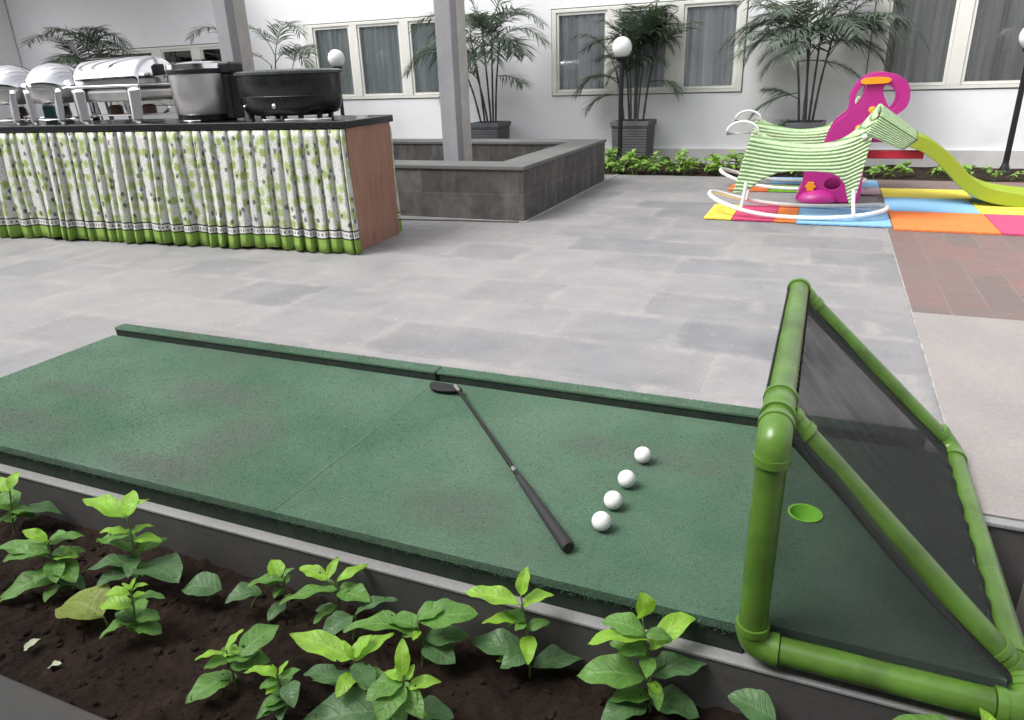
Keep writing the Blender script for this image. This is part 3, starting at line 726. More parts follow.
# ------------------------------------------------------------------ small plants in the back bed
def ovate(mb, a, tip, w, up=Vector((0, 0, 1)), sag=.12, fold=.22, rg=rnd, nseg=7, wave=.0):
    a = Vector(a); tip = Vector(tip); ax = tip - a; L = ax.length; d = ax.normalized()
    s = d.cross(up)
    if s.length < .1: s = d.cross(Vector((0, -1, .3)))
    s.normalize(); nn = s.cross(d).normalized()
    ph = rg.uniform(0, 6); tw = rg.uniform(-.28, .28)
    s2 = s * math.cos(tw) + nn * math.sin(tw); n2 = nn * math.cos(tw) - s * math.sin(tw)
    vs = []; uv = []; fs = []
    for i in range(nseg + 1):
        t = i / nseg
        p = a + ax * t + n2 * (L * sag * math.sin(PI * t) - L * .05 * t * t)
        ww = w * L * .5 * (math.sin(PI * (t ** .82)) ** .75 if 0 < t < 1 else .0) + (.0012 if i == 0 else 0)
        for u in (-1, -.5, 0, .5, 1):
            wv = wave * L * math.sin(t * 13 + ph + u * 2) * abs(u); ww2 = ww * (1 + (.13 if wave else 0) * mnoise.noise(Vector((t * 7 + ph * 9, u * 1.5, ph)))  * (abs(u) > .9))
            vs.append(p + s2 * (ww2 * u) + n2 * (fold * ww * abs(u) ** 1.3 + wv)); uv.append((u, t))
    for i in range(nseg):
        for j in range(4): fs.append((i * 5 + j, i * 5 + j + 1, (i + 1) * 5 + j + 1, (i + 1) * 5 + j))
    mb.add(vs, fs, uv)
def small_plant(seed, nl, hh, spread):
    rg = random.Random(seed)
    t = thing('bed_plant', (0, 0, 0), 'small leafy green plant in the soil strip along the white wall', 'plant', 'small plants along the white wall')
    st = MB(); lf = MB()
    for s in range(3):
        b = Vector((rg.uniform(-.06, .06), rg.uniform(-.05, .05), -.02)); tp = b + Vector((rg.uniform(-.08, .08), rg.uniform(-.08, .04), hh * rg.uniform(.6, 1)))
        st.tube([b, b.lerp(tp, .5) + Vector((.01, 0, 0)), tp], [.005, .004, .003], 5)
        for k in range(nl):
            q = b.lerp(tp, rg.uniform(.35, 1)); an = rg.uniform(0, 2 * PI); L = spread * rg.uniform(.6, 1.1)
            ovate(lf, q, q + Vector((math.cos(an) * L, math.sin(an) * L * .8, rg.uniform(-.2, .35) * L)), rg.uniform(.42, .6), rg=rg, nseg=5, wave=.03)
    st.build('stem', 'stem', t); lf.build('foliage', 'bedleaf', t, smooth=True, auto=False)
    return t
protos = [small_plant(3, 7, .16, .11), small_plant(8, 9, .20, .12), small_plant(15, 6, .11, .10)]
spots = [(-1.98, 7.55), (-1.80, 7.48), (-1.60, 7.52), (-1.42, 7.60), (-1.25, 7.5), (-1.08, 7.62), (-.92, 7.52), (-.75, 7.58), (-2.12, 7.66), (-1.70, 7.72), (-1.32, 7.78), (-1.0, 7.85), (-.6, 7.5), (-.45, 7.7), (-.25, 7.55), (-.7, 7.8), (-2.2, 7.85), (.42, 7.62), (.56, 7.55), (.70, 7.68), (.95, 7.7), (1.2, 7.62), (1.36, 7.55), (1.55, 7.6), (1.72, 7.65), (.15, 7.7), (1.05, 7.9), (-2.35, 7.6)]
used = set()
for i, (x, y) in enumerate(spots):
    k = i % 3; o = protos[k] if k not in used else copy_tree(protos[k]); used.add(k)
    o.location = (x, y, 0); o.rotation_euler.z = rnd.uniform(0, 6.28); s = rnd.uniform(.95, 1.4) * (.7 if x > .3 else 1); o.scale = (s, s, s)

# ------------------------------------------------------------------ buffet table
TA = R(4.41); TO = Vector((-2.607, 3.669, 0))
def tloc(u, v, z): return TO + Vector((u * math.cos(TA) - v * math.sin(TA), u * math.sin(TA) + v * math.cos(TA), z))
tab = thing('buffet_table', TO, 'long buffet counter with black top and green floral cloth skirt', 'table', rz=TA)
TL = 4.6
mb = MB(); mb.box(-TL, -.02, .735, .018, .585, .778); mb.build('counter_top', 'granite', tab, bevel=.006)
mb = MB(); mb.box(-.022, .01, .0, 0, .56, .7345); mb.build('end_panel', 'wood', tab, bevel=.002)
mb = MB(); mb.box(-TL, .01, 0, -TL + .022, .56, .7345); mb.build('end_panel', 'wood', tab, bevel=.002)
mb = MB(); mb.box(-TL + .03, .05, .0, -.03, .07, .7345); mb.build('inner_board', 'wood', tab)
mb = MB(); rg = random.Random(5)
folds = []; x = -TL
while x < -.005:
    wd = rg.uniform(.060, .115); folds.append((x, min(x + wd, -.004), rg.uniform(.65, 1.25), rg.uniform(-.018, .018))); x += wd
prof = []   # fold outline in plan
for (a, b, am, lean) in folds:
    for t_, d_ in ((0, 0), (.13, .30), (.32, .60), (.52, .80), (.72, .93), (.86, 1.0), (.94, .97), (.985, .5)): prof.append((a + (b - a) * t_, am * d_, lean * d_))
prof.append((-.002, 0, 0))
nv = 16; vs = []; uv = []; s = 0
for i, (x, d, ln) in enumerate(prof):
    if i: s += math.hypot(x - prof[i - 1][0], .055 * (d - prof[i - 1][1]))
    for j in range(nv + 1):
        h = j / nv; z = .008 + .722 * h; k = (1 - h)
        amp = .024 + .030 * k ** .8 * (1 + .35 * math.sin(x * 13)); wob = .010 * math.sin(x * 9 + 3 * k) * k
        vs.append((x + ln * k * 1.4 + .012 * math.sin(x * 5 + k * 2) * k + (.03 * k * max(0, (x + .5) / .5)), -.004 - amp * d - .022 * k - wob, z + .5 * (k ** 4) * (.012 * math.sin(x * 7.3) + .012 * math.sin(x * 31) + .010 * d))); uv.append((s, z))
n = len(prof)
mb.add(vs, [(i * (nv + 1) + j, (i + 1) * (nv + 1) + j, (i + 1) * (nv + 1) + j + 1, i * (nv + 1) + j + 1) for i in range(n - 1) for j in range(nv)], uv)
mb.build('skirt', 'skirt', tab, smooth=True, auto=False, solid=.0015)
mb = MB(); mb.grid(lambda u, v: (-.004 + .003 * math.sin(v * 9) + .012 * (1 - v) * u, .564 + .012 * u + .01 * (1 - v) * u, .01 + .70 * v), 3, 12, lambda u, v: (.1 * u, .01 + .7 * v)); mb.build('rear_skirt', 'skirt', tab, solid=.0015)

TZ = .778
def on_table(name, u, v, label, cat, group=None, dz=0.0): return thing(name, tloc(u, v, TZ + dz), label, cat, group, rz=TA)
def flat_leg(mb, x, y, w, h, dx, tilt):  # broad pressed-steel foot, flaring outwards
    T = Matrix.Translation((x, y, 0))
    n = 8
    def fn(u, v): return T @ Vector((-dx * (1 - v) * .012 + (u - .5) * w * (1 - .22 * (1 - v)), tilt * (1 - v) * .012 - .010 * math.sin(PI * u) * (1 if tilt < 0 else -1), h * v + .002))
    mb.grid(fn, 6, n)
def rim_loop(pts, r=.008): mb = MB(); mb.tube(pts, r, 8, closed=True); return mb
def round_chafer(u, v, r, label):
    t = on_table('chafing_dish', u, v, label, 'chafing dish', 'polished chafing dishes')
    for k in range(4):
        an = PI / 4 + k * PI / 2; mb = MB(); x, y = math.cos(an) * r * .98, math.sin(an) * r * .98
        flat_leg(mb, x, y, .085, .225, math.cos(an), math.sin(an)); mb.build('leg', 'chrome', t, smooth=True, solid=.004)
    mb = MB(); mb.lathe([(r * .99, .226), (r * 1.02, .230), (r * 1.02, .240), (r * .97, .242)], seg=48); mb.build('rim', 'chrome', t, smooth=True)
    mb = MB(); mb.lathe([(1e-6, .135), (r * .7, .135), (r * .84, .145), (r * .92, .175), (r * .95, .2255)], seg=48); mb.build('water_pan', 'stain', t, smooth=True)
    mb = MB(); H = .155
    mb.lathe([(r * .975 * math.cos(PI / 2 * k / 14), .2445 + H * math.sin(PI / 2 * k / 14)) for k in range(14)] + [(1e-6, .2445 + H)], seg=56); lid = mb.build('lid', 'chrome', t, smooth=True)
    mb = MB(); mb.lathe([(.055, .004), (.055, .012), (.012, .016), (.012, .05), (.05, .055), (.042, .10), (.03, .115), (1e-6, .116)], seg=20); mb.build('burner', 'burner', t, smooth=True)
    mb = MB(); mb.tube([Vector((r * .9 * math.cos(a), r * .9 * math.sin(a), .03)) for a in [2 * PI * k / 32 for k in range(32)]], .006, 6, closed=True); mb.build('lower_ring', 'chrome', t, smooth=True)
    return t
def rect_chafer(u, v, label):
    t = on_table('chafing_dish', u, v, label, 'chafing dish', 'polished chafing dishes')
    L, D = .275, .20
    for sx in (-1, 1):
        for sy in (-1, 1):
            mb = MB(); flat_leg(mb, sx * (L - .04), sy * D, .115, .222, sx, sy); mb.build('leg', 'chrome', t, smooth=True, solid=.004)
    mb = MB(); mb.box(-L - .02, -D - .015, .223, L + .02, D + .015, .240); mb.build('rim', 'chrome', t, bevel=.006)
    mb = MB(); mb.box(-L + .01, -D + .01, .135, L - .01, D - .01, .2225); mb.build('water_pan', 'stain', t, bevel=.03, seg=4)
    mb = MB(); mb.box(-L + .03, -D + .03, .045, L - .03, D - .03, .052); mb.build('lower_shelf', 'stain', t, bevel=.002)
    H = .17; ny = 22; prof = [(-(D) * math.cos(PI * k / ny), .2425 + H * math.sin(PI * k / ny) ** .8) for k in range(ny + 1)]
    xs = [(-L, .86), (-L + .01, .95), (-L + .035, 1.0), (L - .035, 1.0), (L - .01, .95), (L, .86)]
    mb = MB(); vs = []
    for (x, k) in xs:
        for (y, z) in prof: vs.append((x, y * k, .2425 + (z - .2425) * k))
    m = ny + 1; fs = [(i * m + j, (i + 1) * m + j, (i + 1) * m + j + 1, i * m + j + 1) for i in range(len(xs) - 1) for j in range(ny)]
    fs += [tuple(range(m)), tuple((len(xs) - 1) * m + j for j in range(m - 1, -1, -1))]
    mb.add(vs, fs); lid = mb.build('lid', 'chrome', t, smooth=True)
    mb = MB(); mb.box(L - .02, -.03, .29, L + .035, .03, .36); mb.build('lid_hinge', 'blackplast', lid, bevel=.008)
    for x in (-.15, .14):
        mb = MB(); mb.lathe([(.045, .053), (.045, .10), (.03, .112), (1e-6, .113)], c=(x, 0, 0), seg=20); mb.build('burner', 'burner', t, smooth=True)
    mb = MB(); mb.tube(catmull([(L + .02, -.05, .12), (L + .09, -.06, .09), (L + .06, -.08, .06), (L + .12, -.1, .07)], 5), .006, 6); mb.build('tap_wire', 'chrome', t, smooth=True)
rect_chafer(-1.81, .28, 'long roll-top steel chafing dish beside the rice cooker')
round_chafer(-2.42, .26, .195, 'round domed steel chafing dish left of the long roll-top one')
round_chafer(-2.84, .26, .195, 'round domed steel chafing dish cut off by the left edge of the photo')
mb = MB(); mb.box(-.05, -.03, 0, .05, .03, .11)
t = on_table('drinks_carton', -2.70, .40, 'small teal carton under the chafing dishes at the left', 'carton'); mb.build('carton_body', 'teal', t, bevel=.004)
mb = MB(); mb.box(-.048, -.028, .1105, .048, .028, .125); mb.build('carton_lid', 'white_tube', t, bevel=.004)
# rice cooker
t = on_table('rice_cooker', -1.175, .27, 'brushed steel rice cooker with black base and hinged lid', 'cooker')
mb = MB(); mb.lathe([(.165, 0), (.180, .006), (.184, .03), (.186, .042)], seg=40); mb.build('base', 'blackplast', t, smooth=True)
mb = MB(); mb.lathe([(.188, .0425), (.196, .055), (.203, .20), (.205, .285)], seg=48); mb.build('body', 'stain', t, smooth=True)
mb = MB(); mb.lathe([(.204, .2855), (.217, .29), (.219, .312), (.206, .316)], seg=48); mb.build('rim', 'blackplast', t, smooth=True)
mb = MB(); mb.lathe([(.210, .3165), (.207, .345), (.17, .357), (.08, .362), (1e-6, .363)], seg=48); lid = mb.build('lid', 'chrome', t, smooth=True)
mb = MB(); mb.box(-.04, -.02, .360, .04, .02, .376); mb.build('lid_knob', 'blackplast', lid, bevel=.008)
mb = MB(); mb.box(.165, -.07, .285, .275, .07, .352); mb.build('hinge', 'blackplast', t, bevel=.015, seg=3)
mb = MB(); mb.box(.185, -.06, .01, .245, .06, .284); mb.build('rear_column', 'blackplast', t, bevel=.012, seg=3)
mb = MB(); mb.box(-.135, -.168, .215, -.10, -.150, .226); mb.build('badge', 'blackplast', t, bevel=.003)
mb = MB(); mb.tube(catmull([(-.10, -.17, .008), (0, -.20, .008), (.07, -.17, .008)], 5), .004, 6); mb.build('front_wire', 'chrome', t)
# oval kettle
t = on_table('soup_kettle', -.525, .27, 'large oval black enamel kettle standing at the right end of the counter', 'kettle')
def oval(prof): mb = MB(); mb.lathe(prof, seg=56, sx=1, sy=.62); return mb
oval([(1e-6, .026), (.25, .026), (.31, .040), (.338, .080), (.345, .14)]).build('lower_body', 'kettle', t, smooth=True)
oval([(.3452, .1405), (.349, .143), (.352, .25), (.352, .262)]).build('upper_body', 'kettle', t, smooth=True)
oval([(.352, .2625), (.366, .266), (.366, .280), (.34, .288), (.12, .296), (1e-6, .297)]).build('lid', 'kettle_rim', t, smooth=True)
for x, y in ((-.24, -.10), (-.12, -.145), (.04, -.15), (.15, -.14), (.25, -.09), (-.2, .12), (.2, .12)):
    mb = MB(); mb.lathe([(.020, .0), (.017, .008), (.017, .022), (.026, .045)], c=(x, y, 0), seg=12); mb.build('foot', 'kettle', t, smooth=True)
for x, r in ((.02, .014), (-.24, .009)):
    mb = MB(); y = -.62 * .335 * math.sqrt(max(0, 1 - (x / .335) ** 2)) - .004
    mb.lathe([(r, -.008), (r, .006), (r * .6, .010), (1e-6, .0105)], seg=14, T=Matrix.Translation((x, y, .085)) @ Matrix.Rotation(R(90), 4, 'X')); mb.build('knob', 'stain', t, smooth=True)
mb = MB(); mb.tube([(.3455 * math.cos(a), .3455 * .62 * math.sin(a), .1403) for a in [2 * PI * k / 56 for k in range(56)]], .0022, 6, closed=True); mb.build('seam', 'kettle_rim', t)
t = on_table('power_cord', -.45, .12, 'coiled pale power cord lying under the black kettle', 'cord')
mb = MB(); mb.tube(catmull([(-.22, .02, .005), (-.15, -.03, .005), (-.05, .03, .005), (.0, -.04, .005), (.1, .0, .005), (.2, -.03, .005), (.26, .05, .005)], 6), .0045, 6); mb.build('cord_loop', 'white_tube', t)

# ------------------------------------------------------------------ foam tiles
def foam_tile(x0, x1, y0, y1, mat, label):
    mb = MB(); n = max(2, int((x1 - x0) / .03)); zz = .0055, .0155
    # toothed front and back edges
    front = []; back = []
    for i in range(n):
        a = x0 + .002 + (x1 - x0 - .004) * i / n; b = x0 + .002 + (x1 - x0 - .004) * (i + 1) / n; d = .0 if i % 2 else .006
        front += [(a, y0 + d), (b, y0 + d)]; back += [(a, y1 - .008 + d), (b, y1 - .008 + d)]
    o = front + back[::-1]; k = len(o)
    prism(mb, o, [], Matrix.Translation((0, 0, zz[0])), zz[1] - zz[0])
    tag(mb.build('foam_tile', mat), label, 'foam tile', 'coloured foam floor tiles')
ft = foam_tile
ft(-.74, -.55, 5.17, 5.74, 'f_yellow', 'yellow foam tile at the left front corner under the rocking seat')
ft(-.55, -.27, 5.165, 5.74, 'f_pink', 'pink foam tile right of the yellow corner tile')
ft(-.27, -.128, 5.16, 5.74, 'f_orange', 'narrow orange foam tile between the pink and light blue tiles in front')
ft(-.128, .448, 5.13, 5.74, 'f_blue', 'light blue foam tile under the rocker ring in front of the slide steps')
ft(.452, 1.03, 5.05, 5.70, 'f_orange', 'large orange foam tile at the front edge on the red brown paving')
ft(1.032, 1.62, 5.05, 5.70, 'f_pink', 'large pink foam tile at the right edge on the red brown paving')
ft(.452, 1.02, 5.705, 6.30, 'f_blue', 'light blue foam tile behind the large orange one')
ft(1.022, 1.62, 5.705, 6.16, 'f_yellow', 'yellow foam tile under the low end of the slide')
ft(.454, 1.06, 6.305, 6.77, 'f_yellow', 'yellow foam tile beside the slide, rearmost of the right block')
ft(1.062, 1.64, 6.20, 6.80, 'f_blue', 'light blue foam tile behind the slide chute at the right edge')
ft(-.74, -.41, 6.48, 6.80, 'f_orange', 'orange foam tile at the rear left under the far rocking seat')
ft(-.408, .28, 6.48, 6.80, 'f_lime', 'lime green foam tile behind the slide steps')
ft(-.43, -.1, 6.95, 7.30, 'f_blue', 'light blue foam tile at the very back under the far rocker')
ft(-.098, .28, 6.95, 7.30, 'f_mauve', 'mauve foam tile at the very back under the far rocker')
ft(.284, .45, 6.80, 7.20, 'f_blue', 'small light blue foam strip behind the slide base')
ft(.284, .45, 6.42, 6.795, 'f_mauve', 'small mauve foam strip beside the rear yellow tile')

# ------------------------------------------------------------------ rocking seats
def rocker(label):
    t = thing('rocking_seat', (0, 0, 0), label, 'rocking toy', 'green wicker rocking seats')
    W = .15   # half width of the seat
    top = catmull([(-.47, 0, .565), (-.36, 0, .515), (-.21, 0, .475), (-.06, 0, .468), (.08, 0, .495), (.19, 0, .575), (.295, 0, .722)], 8)
    nT = len(top) - 1
    def belly(u):   # lower edge of the flank, with the two legs
        x = -.47 + .765 * u
        pts = [(0, .155), (.06, .155), (.12, .19), (.19, .255), (.27, .30), (.36, .315), (.50, .315), (.62, .31), (.71, .285), (.80, .235), (.87, .14), (.925, .085), (1, .085)]
        for (a, za), (b, zb) in zip(pts, pts[1:]):
            if u <= b: return za + (zb - za) * (u - a) / (b - a)
        return .3
    def fn(sgn):
        def f(u, v):
            ui = min(nT - 1, int(u * nT)); p = top[ui].lerp(top[ui + 1], u * nT - ui); zb = belly(u); k = v
            if k < .35:   # rounded shoulder of the seat
                a = k / .35 * PI / 2; y = W * math.sin(a) * .9; z = p.z - .05 * (1 - math.cos(a))
            else:
                k2 = (k - .35) / .65; y = W * (.9 + .28 * k2); z = (p.z - .05) * (1 - k2) + zb * k2
            lean = (p.z - z) * (-.22 if u < .4 else .0) * max(0, (.4 - u) / .4) - (p.z - z) * .063 * max(0, (u - .6) / .4) * 2
            return (p.x + lean, sgn * y, z)
        return f
    for sgn in (-1, 1):
        mb = MB(); f = fn(sgn)
        mb.grid(f, 60, 30, lambda u, v, f=f: (u * .8, f(u, v)[2] * .93 - .75 * (f(u, 0)[2] - .468) * (1 - v) + (v < .35) * 0)); mb.build('wicker_flank', 'wicker', t, smooth=True, auto=False, solid=.012)
    hp = MB()   # head folding down in front
    def hf(u, v):
        return (.295 + .235 * u, (v - .5) * 2 * W * (.92 - .12 * u), .722 - .168 * u - .07 * abs((v - .5) * 2) ** 2 * (1 - .3 * u))
    hp.grid(hf, 16, 20, lambda u, v: (u * .26, .32 * v)); hp.build('wicker_head', 'wicker', t, smooth=True, auto=False, solid=.014)
    for sgn in (-1, 1):
        hs = MB()
        def sf(u, v, sgn=sgn): # cheek under the head fold
            a = Vector(hf(u, 0 if sgn < 0 else 1)); b = Vector((.225 + .235 * u, sgn * W * .98, .55 - .10 * u)); return a.lerp(b, v)
        hs.grid(sf, 12, 10, lambda u, v: (u * .26, .17 * v)); hs.build('wicker_cheek', 'wicker', t, smooth=True, auto=False, solid=.012)
    # rocker ring: long oval of white tube, its ends curving up
    ring = []
    for k in range(64):
        a = 2 * PI * k / 64; cx = math.copysign(abs(math.cos(a)) ** .75, math.cos(a)); x = -.155 + .585 * cx; y = .24 * math.copysign(abs(math.sin(a)) ** .8, math.sin(a)); ring.append((x, y, .016 + .115 * (abs(x + .12) / .62) ** 2.3 * (1.0 if x < -.16 else .55)))
    rim_loop(ring, .0155).build('rocker_ring', 'white_tube', t, smooth=True, auto=False)
    for x, dx, zt in ((-.475, -.02, .235), (.205, .02, .20)):
        for sgn in (-1, 1):
            zr = .016 + .115 * (abs(x + dx + .12) / .62) ** 2.3 * (1.0 if x < -.16 else .55)
            mb = MB(); mb.tube([(x, sgn * W * 1.14, zt), (x + dx * .4, sgn * W * 1.22, (zt + zr) / 2), (x + dx, sgn * (.195 if x < 0 else .213), zr + .004)], .0125, 10); mb.build('leg_tube', 'white_tube', t, smooth=True)
    # D-shaped loop at the tail
    loop = [(-.44, -.10, .553)] + [(-.535 + .105 * math.cos(a), -.10, .553 + .075 * math.sin(a)) for a in [PI * k / 14 for k in range(1, 14)]] + [(-.64, -.10, .548)]
    rim_loop(loop, .0095).build('tail_loop', 'white_tube', t, smooth=True, auto=False)
    mb = MB()
    mb.lathe([(.016, -.012), (.016, .012), (1e-6, .018)], seg=14, T=Matrix.Translation((.225, -W * 1.02, .535)) @ Matrix.Rotation(R(90), 4, 'X')); mb.build('bolt_cap', 'white_tube', t, smooth=True)
    return t
r1 = rocker('green and white wicker rocking seat nearest the camera on the front foam tiles'); r1.location = (-.005, 5.45, .0156)
r2 = copy_tree(r1); r2.location = (-.10, 6.74, .0156); r2['label'] = 'green and white wicker rocking seat mostly hidden behind the nearer one and the slide'

# ------------------------------------------------------------------ slide
sl = thing('toy_slide', (.15, 6.1, .0156), 'pink toddler slide with lime chute and orange grab bar on the foam tiles', 'slide')
YN, YF, TK = 6.0, 6.36, .05
def circle(cx, cz, rx, rz, n=20, a0=0, a1=2 * PI, rev=False):
    p = [(cx + rx * math.cos(a0 + (a1 - a0) * k / n), cz + rz * math.sin(a0 + (a1 - a0) * k / n)) for k in range(n)]
    return p[::-1] if rev else p
def smooth2(pts, n=5): return [(p.x, p.y) for p in catmull([(x, y, 0) for x, y in pts], n, True)]
out = smooth2([(-.02, .40), (.03, .57), (.105, .645), (.125, .70), (.12, .77), (.155, .85), (.215, .905), (.30, .925), (.40, .905), (.475, .85), (.502, .77), (.49, .69), (.43, .635), (.34, .58), (.30, .48), (.275, .30), (.27, .03), (.16, .025), (.155, .30), (.05, .35)], 5)
h1 = smooth2([(.165, .70), (.155, .77), (.19, .835), (.215, .84), (.215, .79), (.195, .73)], 4)
h2 = smooth2([(.335, .835), (.385, .825), (.43, .775), (.43, .715), (.40, .675), (.36, .72), (.33, .79)], 4)
for y in (YN, YF):
    mb = MB(); prism(mb, out, [h1, h2], Matrix(((1, 0, 0, 0), (0, 0, 1, y), (0, 1, 0, 0), (0, 0, 0, 1))), TK)
    mb.build('side_panel', 'magenta', sl, bevel=.012, seg=3)
# lower step block with a dark hollow, bulging front and flower boss
base = smooth2([(-.165, .03), (-.14, .13), (-.125, .24), (-.06, .285), (.04, .27), (.13, .21), (.185, .12), (.20, .03), (.0, .025)], 5)
hole = circle(.075, .155, .058, .046, 18)
mb = MB(); prism(mb, base, [hole], Matrix(((1, 0, 0, 0), (0, 0, 1, YN - .055), (0, 1, 0, 0), (0, 0, 0, 1))), .05); mb.build('step_block', 'magenta', sl, bevel=.010, seg=3)
mb = MB(); prism(mb, [(x, z) for x, z in base], [], Matrix(((1, 0, 0, 0), (0, 0, 1, YN + .0505), (0, 1, 0, 0), (0, 0, 0, 1))), .30); mb.build('step_core', 'magenta', sl, bevel=.01)
mb = MB(); mb.lathe([(.14 * math.cos(PI / 2 * k / 8), .055 * math.sin(PI / 2 * k / 8)) for k in range(8)] + [(1e-6, .055)], seg=28, T=Matrix.Translation((-.02, YN - .055, .028)) @ Matrix.Scale(.75, 4, (0, 1, 0)) @ Matrix.Scale(1.5, 4, (0, 0, 1))); mb.build('step_bulge', 'magenta', sl, smooth=True)
mb = MB(); fl = [(.034 * (1 + .16 * math.cos(6 * a)) * math.cos(a), .034 * (1 + .16 * math.cos(6 * a)) * math.sin(a)) for a in [2 * PI * k / 36 for k in range(36)]]
prism(mb, fl, [], Matrix(((1, 0, 0, -.075), (0, 0, -1, YN - .0555), (0, 1, 0, .135), (0, 0, 0, 1))), .016); f = mb.build('flower_boss', 'orange_plastic', sl, bevel=.006)
for i in range(3):
    mb = MB(); x = .06 + .085 * i; z = .30 + .125 * i; mb.box(x - .05, YN + TK + .001, z, x + .07, YF - .001, z + .03); mb.build('step', 'magenta', sl, bevel=.008)
mb = MB(); mb.box(.26, YN + TK + .001, .445, .45, YF - .001, .475); mb.build('platform', 'magenta', sl, bevel=.008)
mb = MB(); prism(mb, smooth2([(.175, .862), (.195, .885), (.27, .893), (.345, .888), (.368, .872), (.345, .852), (.27, .848), (.195, .848)], 4), [], Matrix(((1, 0, 0, 0), (0, 0, 1, YN - .03), (0, 1, 0, 0), (0, 0, 0, 1))), .029); mb.build('grab_bar', 'orange_plastic', sl, bevel=.008)
for x, z in ((.275, .672), (.205, .545)):
    mb = MB(); mb.lathe([(.026, 0), (.026, .012), (.018, .02), (1e-6, .021)], seg=16, T=Matrix.Translation((x, YN - .0005, z)) @ Matrix.Rotation(R(90), 4, 'X')); mb.build('bolt_cover', 'orange_plastic', sl, smooth=True)
mb = MB(); mb.box(.20, YN + .09, .325, .66, YN + .13, .385); mb.build('brace', 'red_plastic', sl, bevel=.008)
# chute: bed between two raised sides
cl = catmull([(.44, 0, .475), (.54, 0, .460), (.65, 0, .420), (.76, 0, .345), (.86, 0, .250), (.96, 0, .155), (1.10, 0, .085), (1.30, 0, .052), (1.46, 0, .045)], 8); nc = len(cl) - 1
def chute(u, v):
    p = cl[min(nc, int(u * nc + .5))]; y = YN + .015 + .36 * v; e = abs(v - .5) * 2
    lift = .052 * max(0, (e - .62) / .38) ** 1.4
    tn = (cl[min(nc, int(u * nc + .5) + 1)] - cl[max(0, int(u * nc + .5) - 1)]).normalized(); nn = Vector((-tn.z, 0, tn.x))
    return (p.x + nn.x * lift, y, p.z + nn.z * lift)
mb = MB(); mb.grid(chute, nc, 24); ch = mb.build('chute', 'lime_plastic', sl, smooth=True, auto=False, solid=.012)
for k in (0, 1):
    mb = MB(); vs = []; fs = []
    for i, p in enumerate(cl):
        tn = (cl[min(nc, i + 1)] - cl[max(0, i - 1)]).normalized(); nn = Vector((-tn.z, 0, tn.x)); y0 = YN + .005 + k * .362; y1 = y0 + .02
        a = p - nn * .040; b = p + nn * .055
        vs += [(a.x, y0, max(a.z, .001)), (a.x, y1, max(a.z, .001)), (b.x, y1, b.z), (b.x, y0, b.z)]
    for i in range(nc):
        for j in range(4): fs.append((i * 4 + j, i * 4 + (j + 1) % 4, (i + 1) * 4 + (j + 1) % 4, (i + 1) * 4 + j))
    fs += [(3, 2, 1, 0), tuple(nc * 4 + j for j in range(4))]
    mb.add(vs, fs); mb.build('chute_side', 'lime_plastic', sl, bevel=.008, seg=3)

# ------------------------------------------------------------------ putting mat
MX0, MX1, MY0, MY1 = -2.63, .374, 1.105, 1.925
mt = thing('putting_mat', (MX0, 1.10, 0), 'long dark green turf putting mat with a raised back edge', 'putting mat')
SX = -1.118; HX, HY, HR = .052, 1.518, .036
mb = MB(); mb.box(MX0 + .012, MY0 + .007, -.0215, SX - .001, MY1, .0295); mb.box(SX + .001, MY0 + .007, -.0215, -.036, MY1, .0295); prism(mb, [(-.0355, MY0 + .0245), (MX1 - .01, MY0 + .0245), (MX1 - .01, MY1), (-.0355, MY1)], [circle(HX, HY, HR, HR, 32)], Matrix.Translation((0, 0, .001)), .0285); mb.build('base_board', 'turfside', mt)
mb = MB(); mb.box(MX0, MY0, .030, SX - .0001, MY1, .050); mb.build('turf_panel', 'turf', mt)
mb = MB(); prism(mb, [(SX + .0001, MY0), (-.038, MY0), (-.030, MY0 + .019), (MX1, MY0 + .019), (MX1, MY1), (SX + .0001, MY1)], [circle(HX, HY, HR, HR, 32)], Matrix.Translation((0, 0, .030)), .020)
mb.build('turf_panel', 'turf', mt)
for a, b in ((MX0, SX - .002), (SX + .002, MX1 - .045)):
    mb = MB(); mb.box(a + (.01 if a == MX0 else 0), MY1 + .001, .0725, b, MY1 + .056, .083); mb.build('raised_edge', 'turf', mt, bevel=.004, seg=3)
    mb = MB(); mb.box(a + .014, MY1 + .004, .001, b - .002, MY1 + .053, .072); mb.build('edge_board', 'turfside', mt)
mb = MB(); mb.box(SX - .0022, MY0 + .004, .0502, SX + .0022, MY1 - .004, .0512); mb.build('seam', 'seam', mt)
mb = MB(); mb.lathe([(HR + .001, .0505), (HR + .0015, .0535), (HR - .003, .0535), (HR - .0055, .047), (HR - .010, .026), (HR - .017, .012), (.006, .007), (1e-6, .0068)], c=(HX, HY, 0), seg=40, cap=False); mb.build('hole_cup', 'cup', mt, smooth=True)
# short pile of the turf, as free blades
g = np.random.default_rng(4); nb = 170000
bx = g.uniform(MX0, MX1, nb); by = g.uniform(MY0 - .001, MY1 - .004, nb); bz = np.full(nb, .0495)
k = int(nb * .13); bx[:k] = g.uniform(MX0 + .01, MX1, k); by[:k] = g.uniform(MY1 + .002, MY1 + .054, k); bz[:k] = .0825
k2 = k + int(nb * .06); bx[k:k2] = g.uniform(MX0, MX1, k2 - k); by[k:k2] = MY0 + g.normal(-.001, .003, k2 - k); bz[k:k2] = g.uniform(.024, .049, k2 - k)
keep = ((bx < -.04) | (by > MY0 + .022)) & ((bx < MX1 - .08) | (bz < .06)) & ((bx - HX) ** 2 + (by - HY) ** 2 > (HR + .004) ** 2); bx, by, bz = bx[keep], by[keep], bz[keep]; nb = len(bx)
an = g.uniform(0, 2 * np.pi, nb); hh = g.uniform(.001, .0035, nb); ww = g.uniform(.0006, .0011, nb); ln = g.normal(0, .002, (nb, 2))
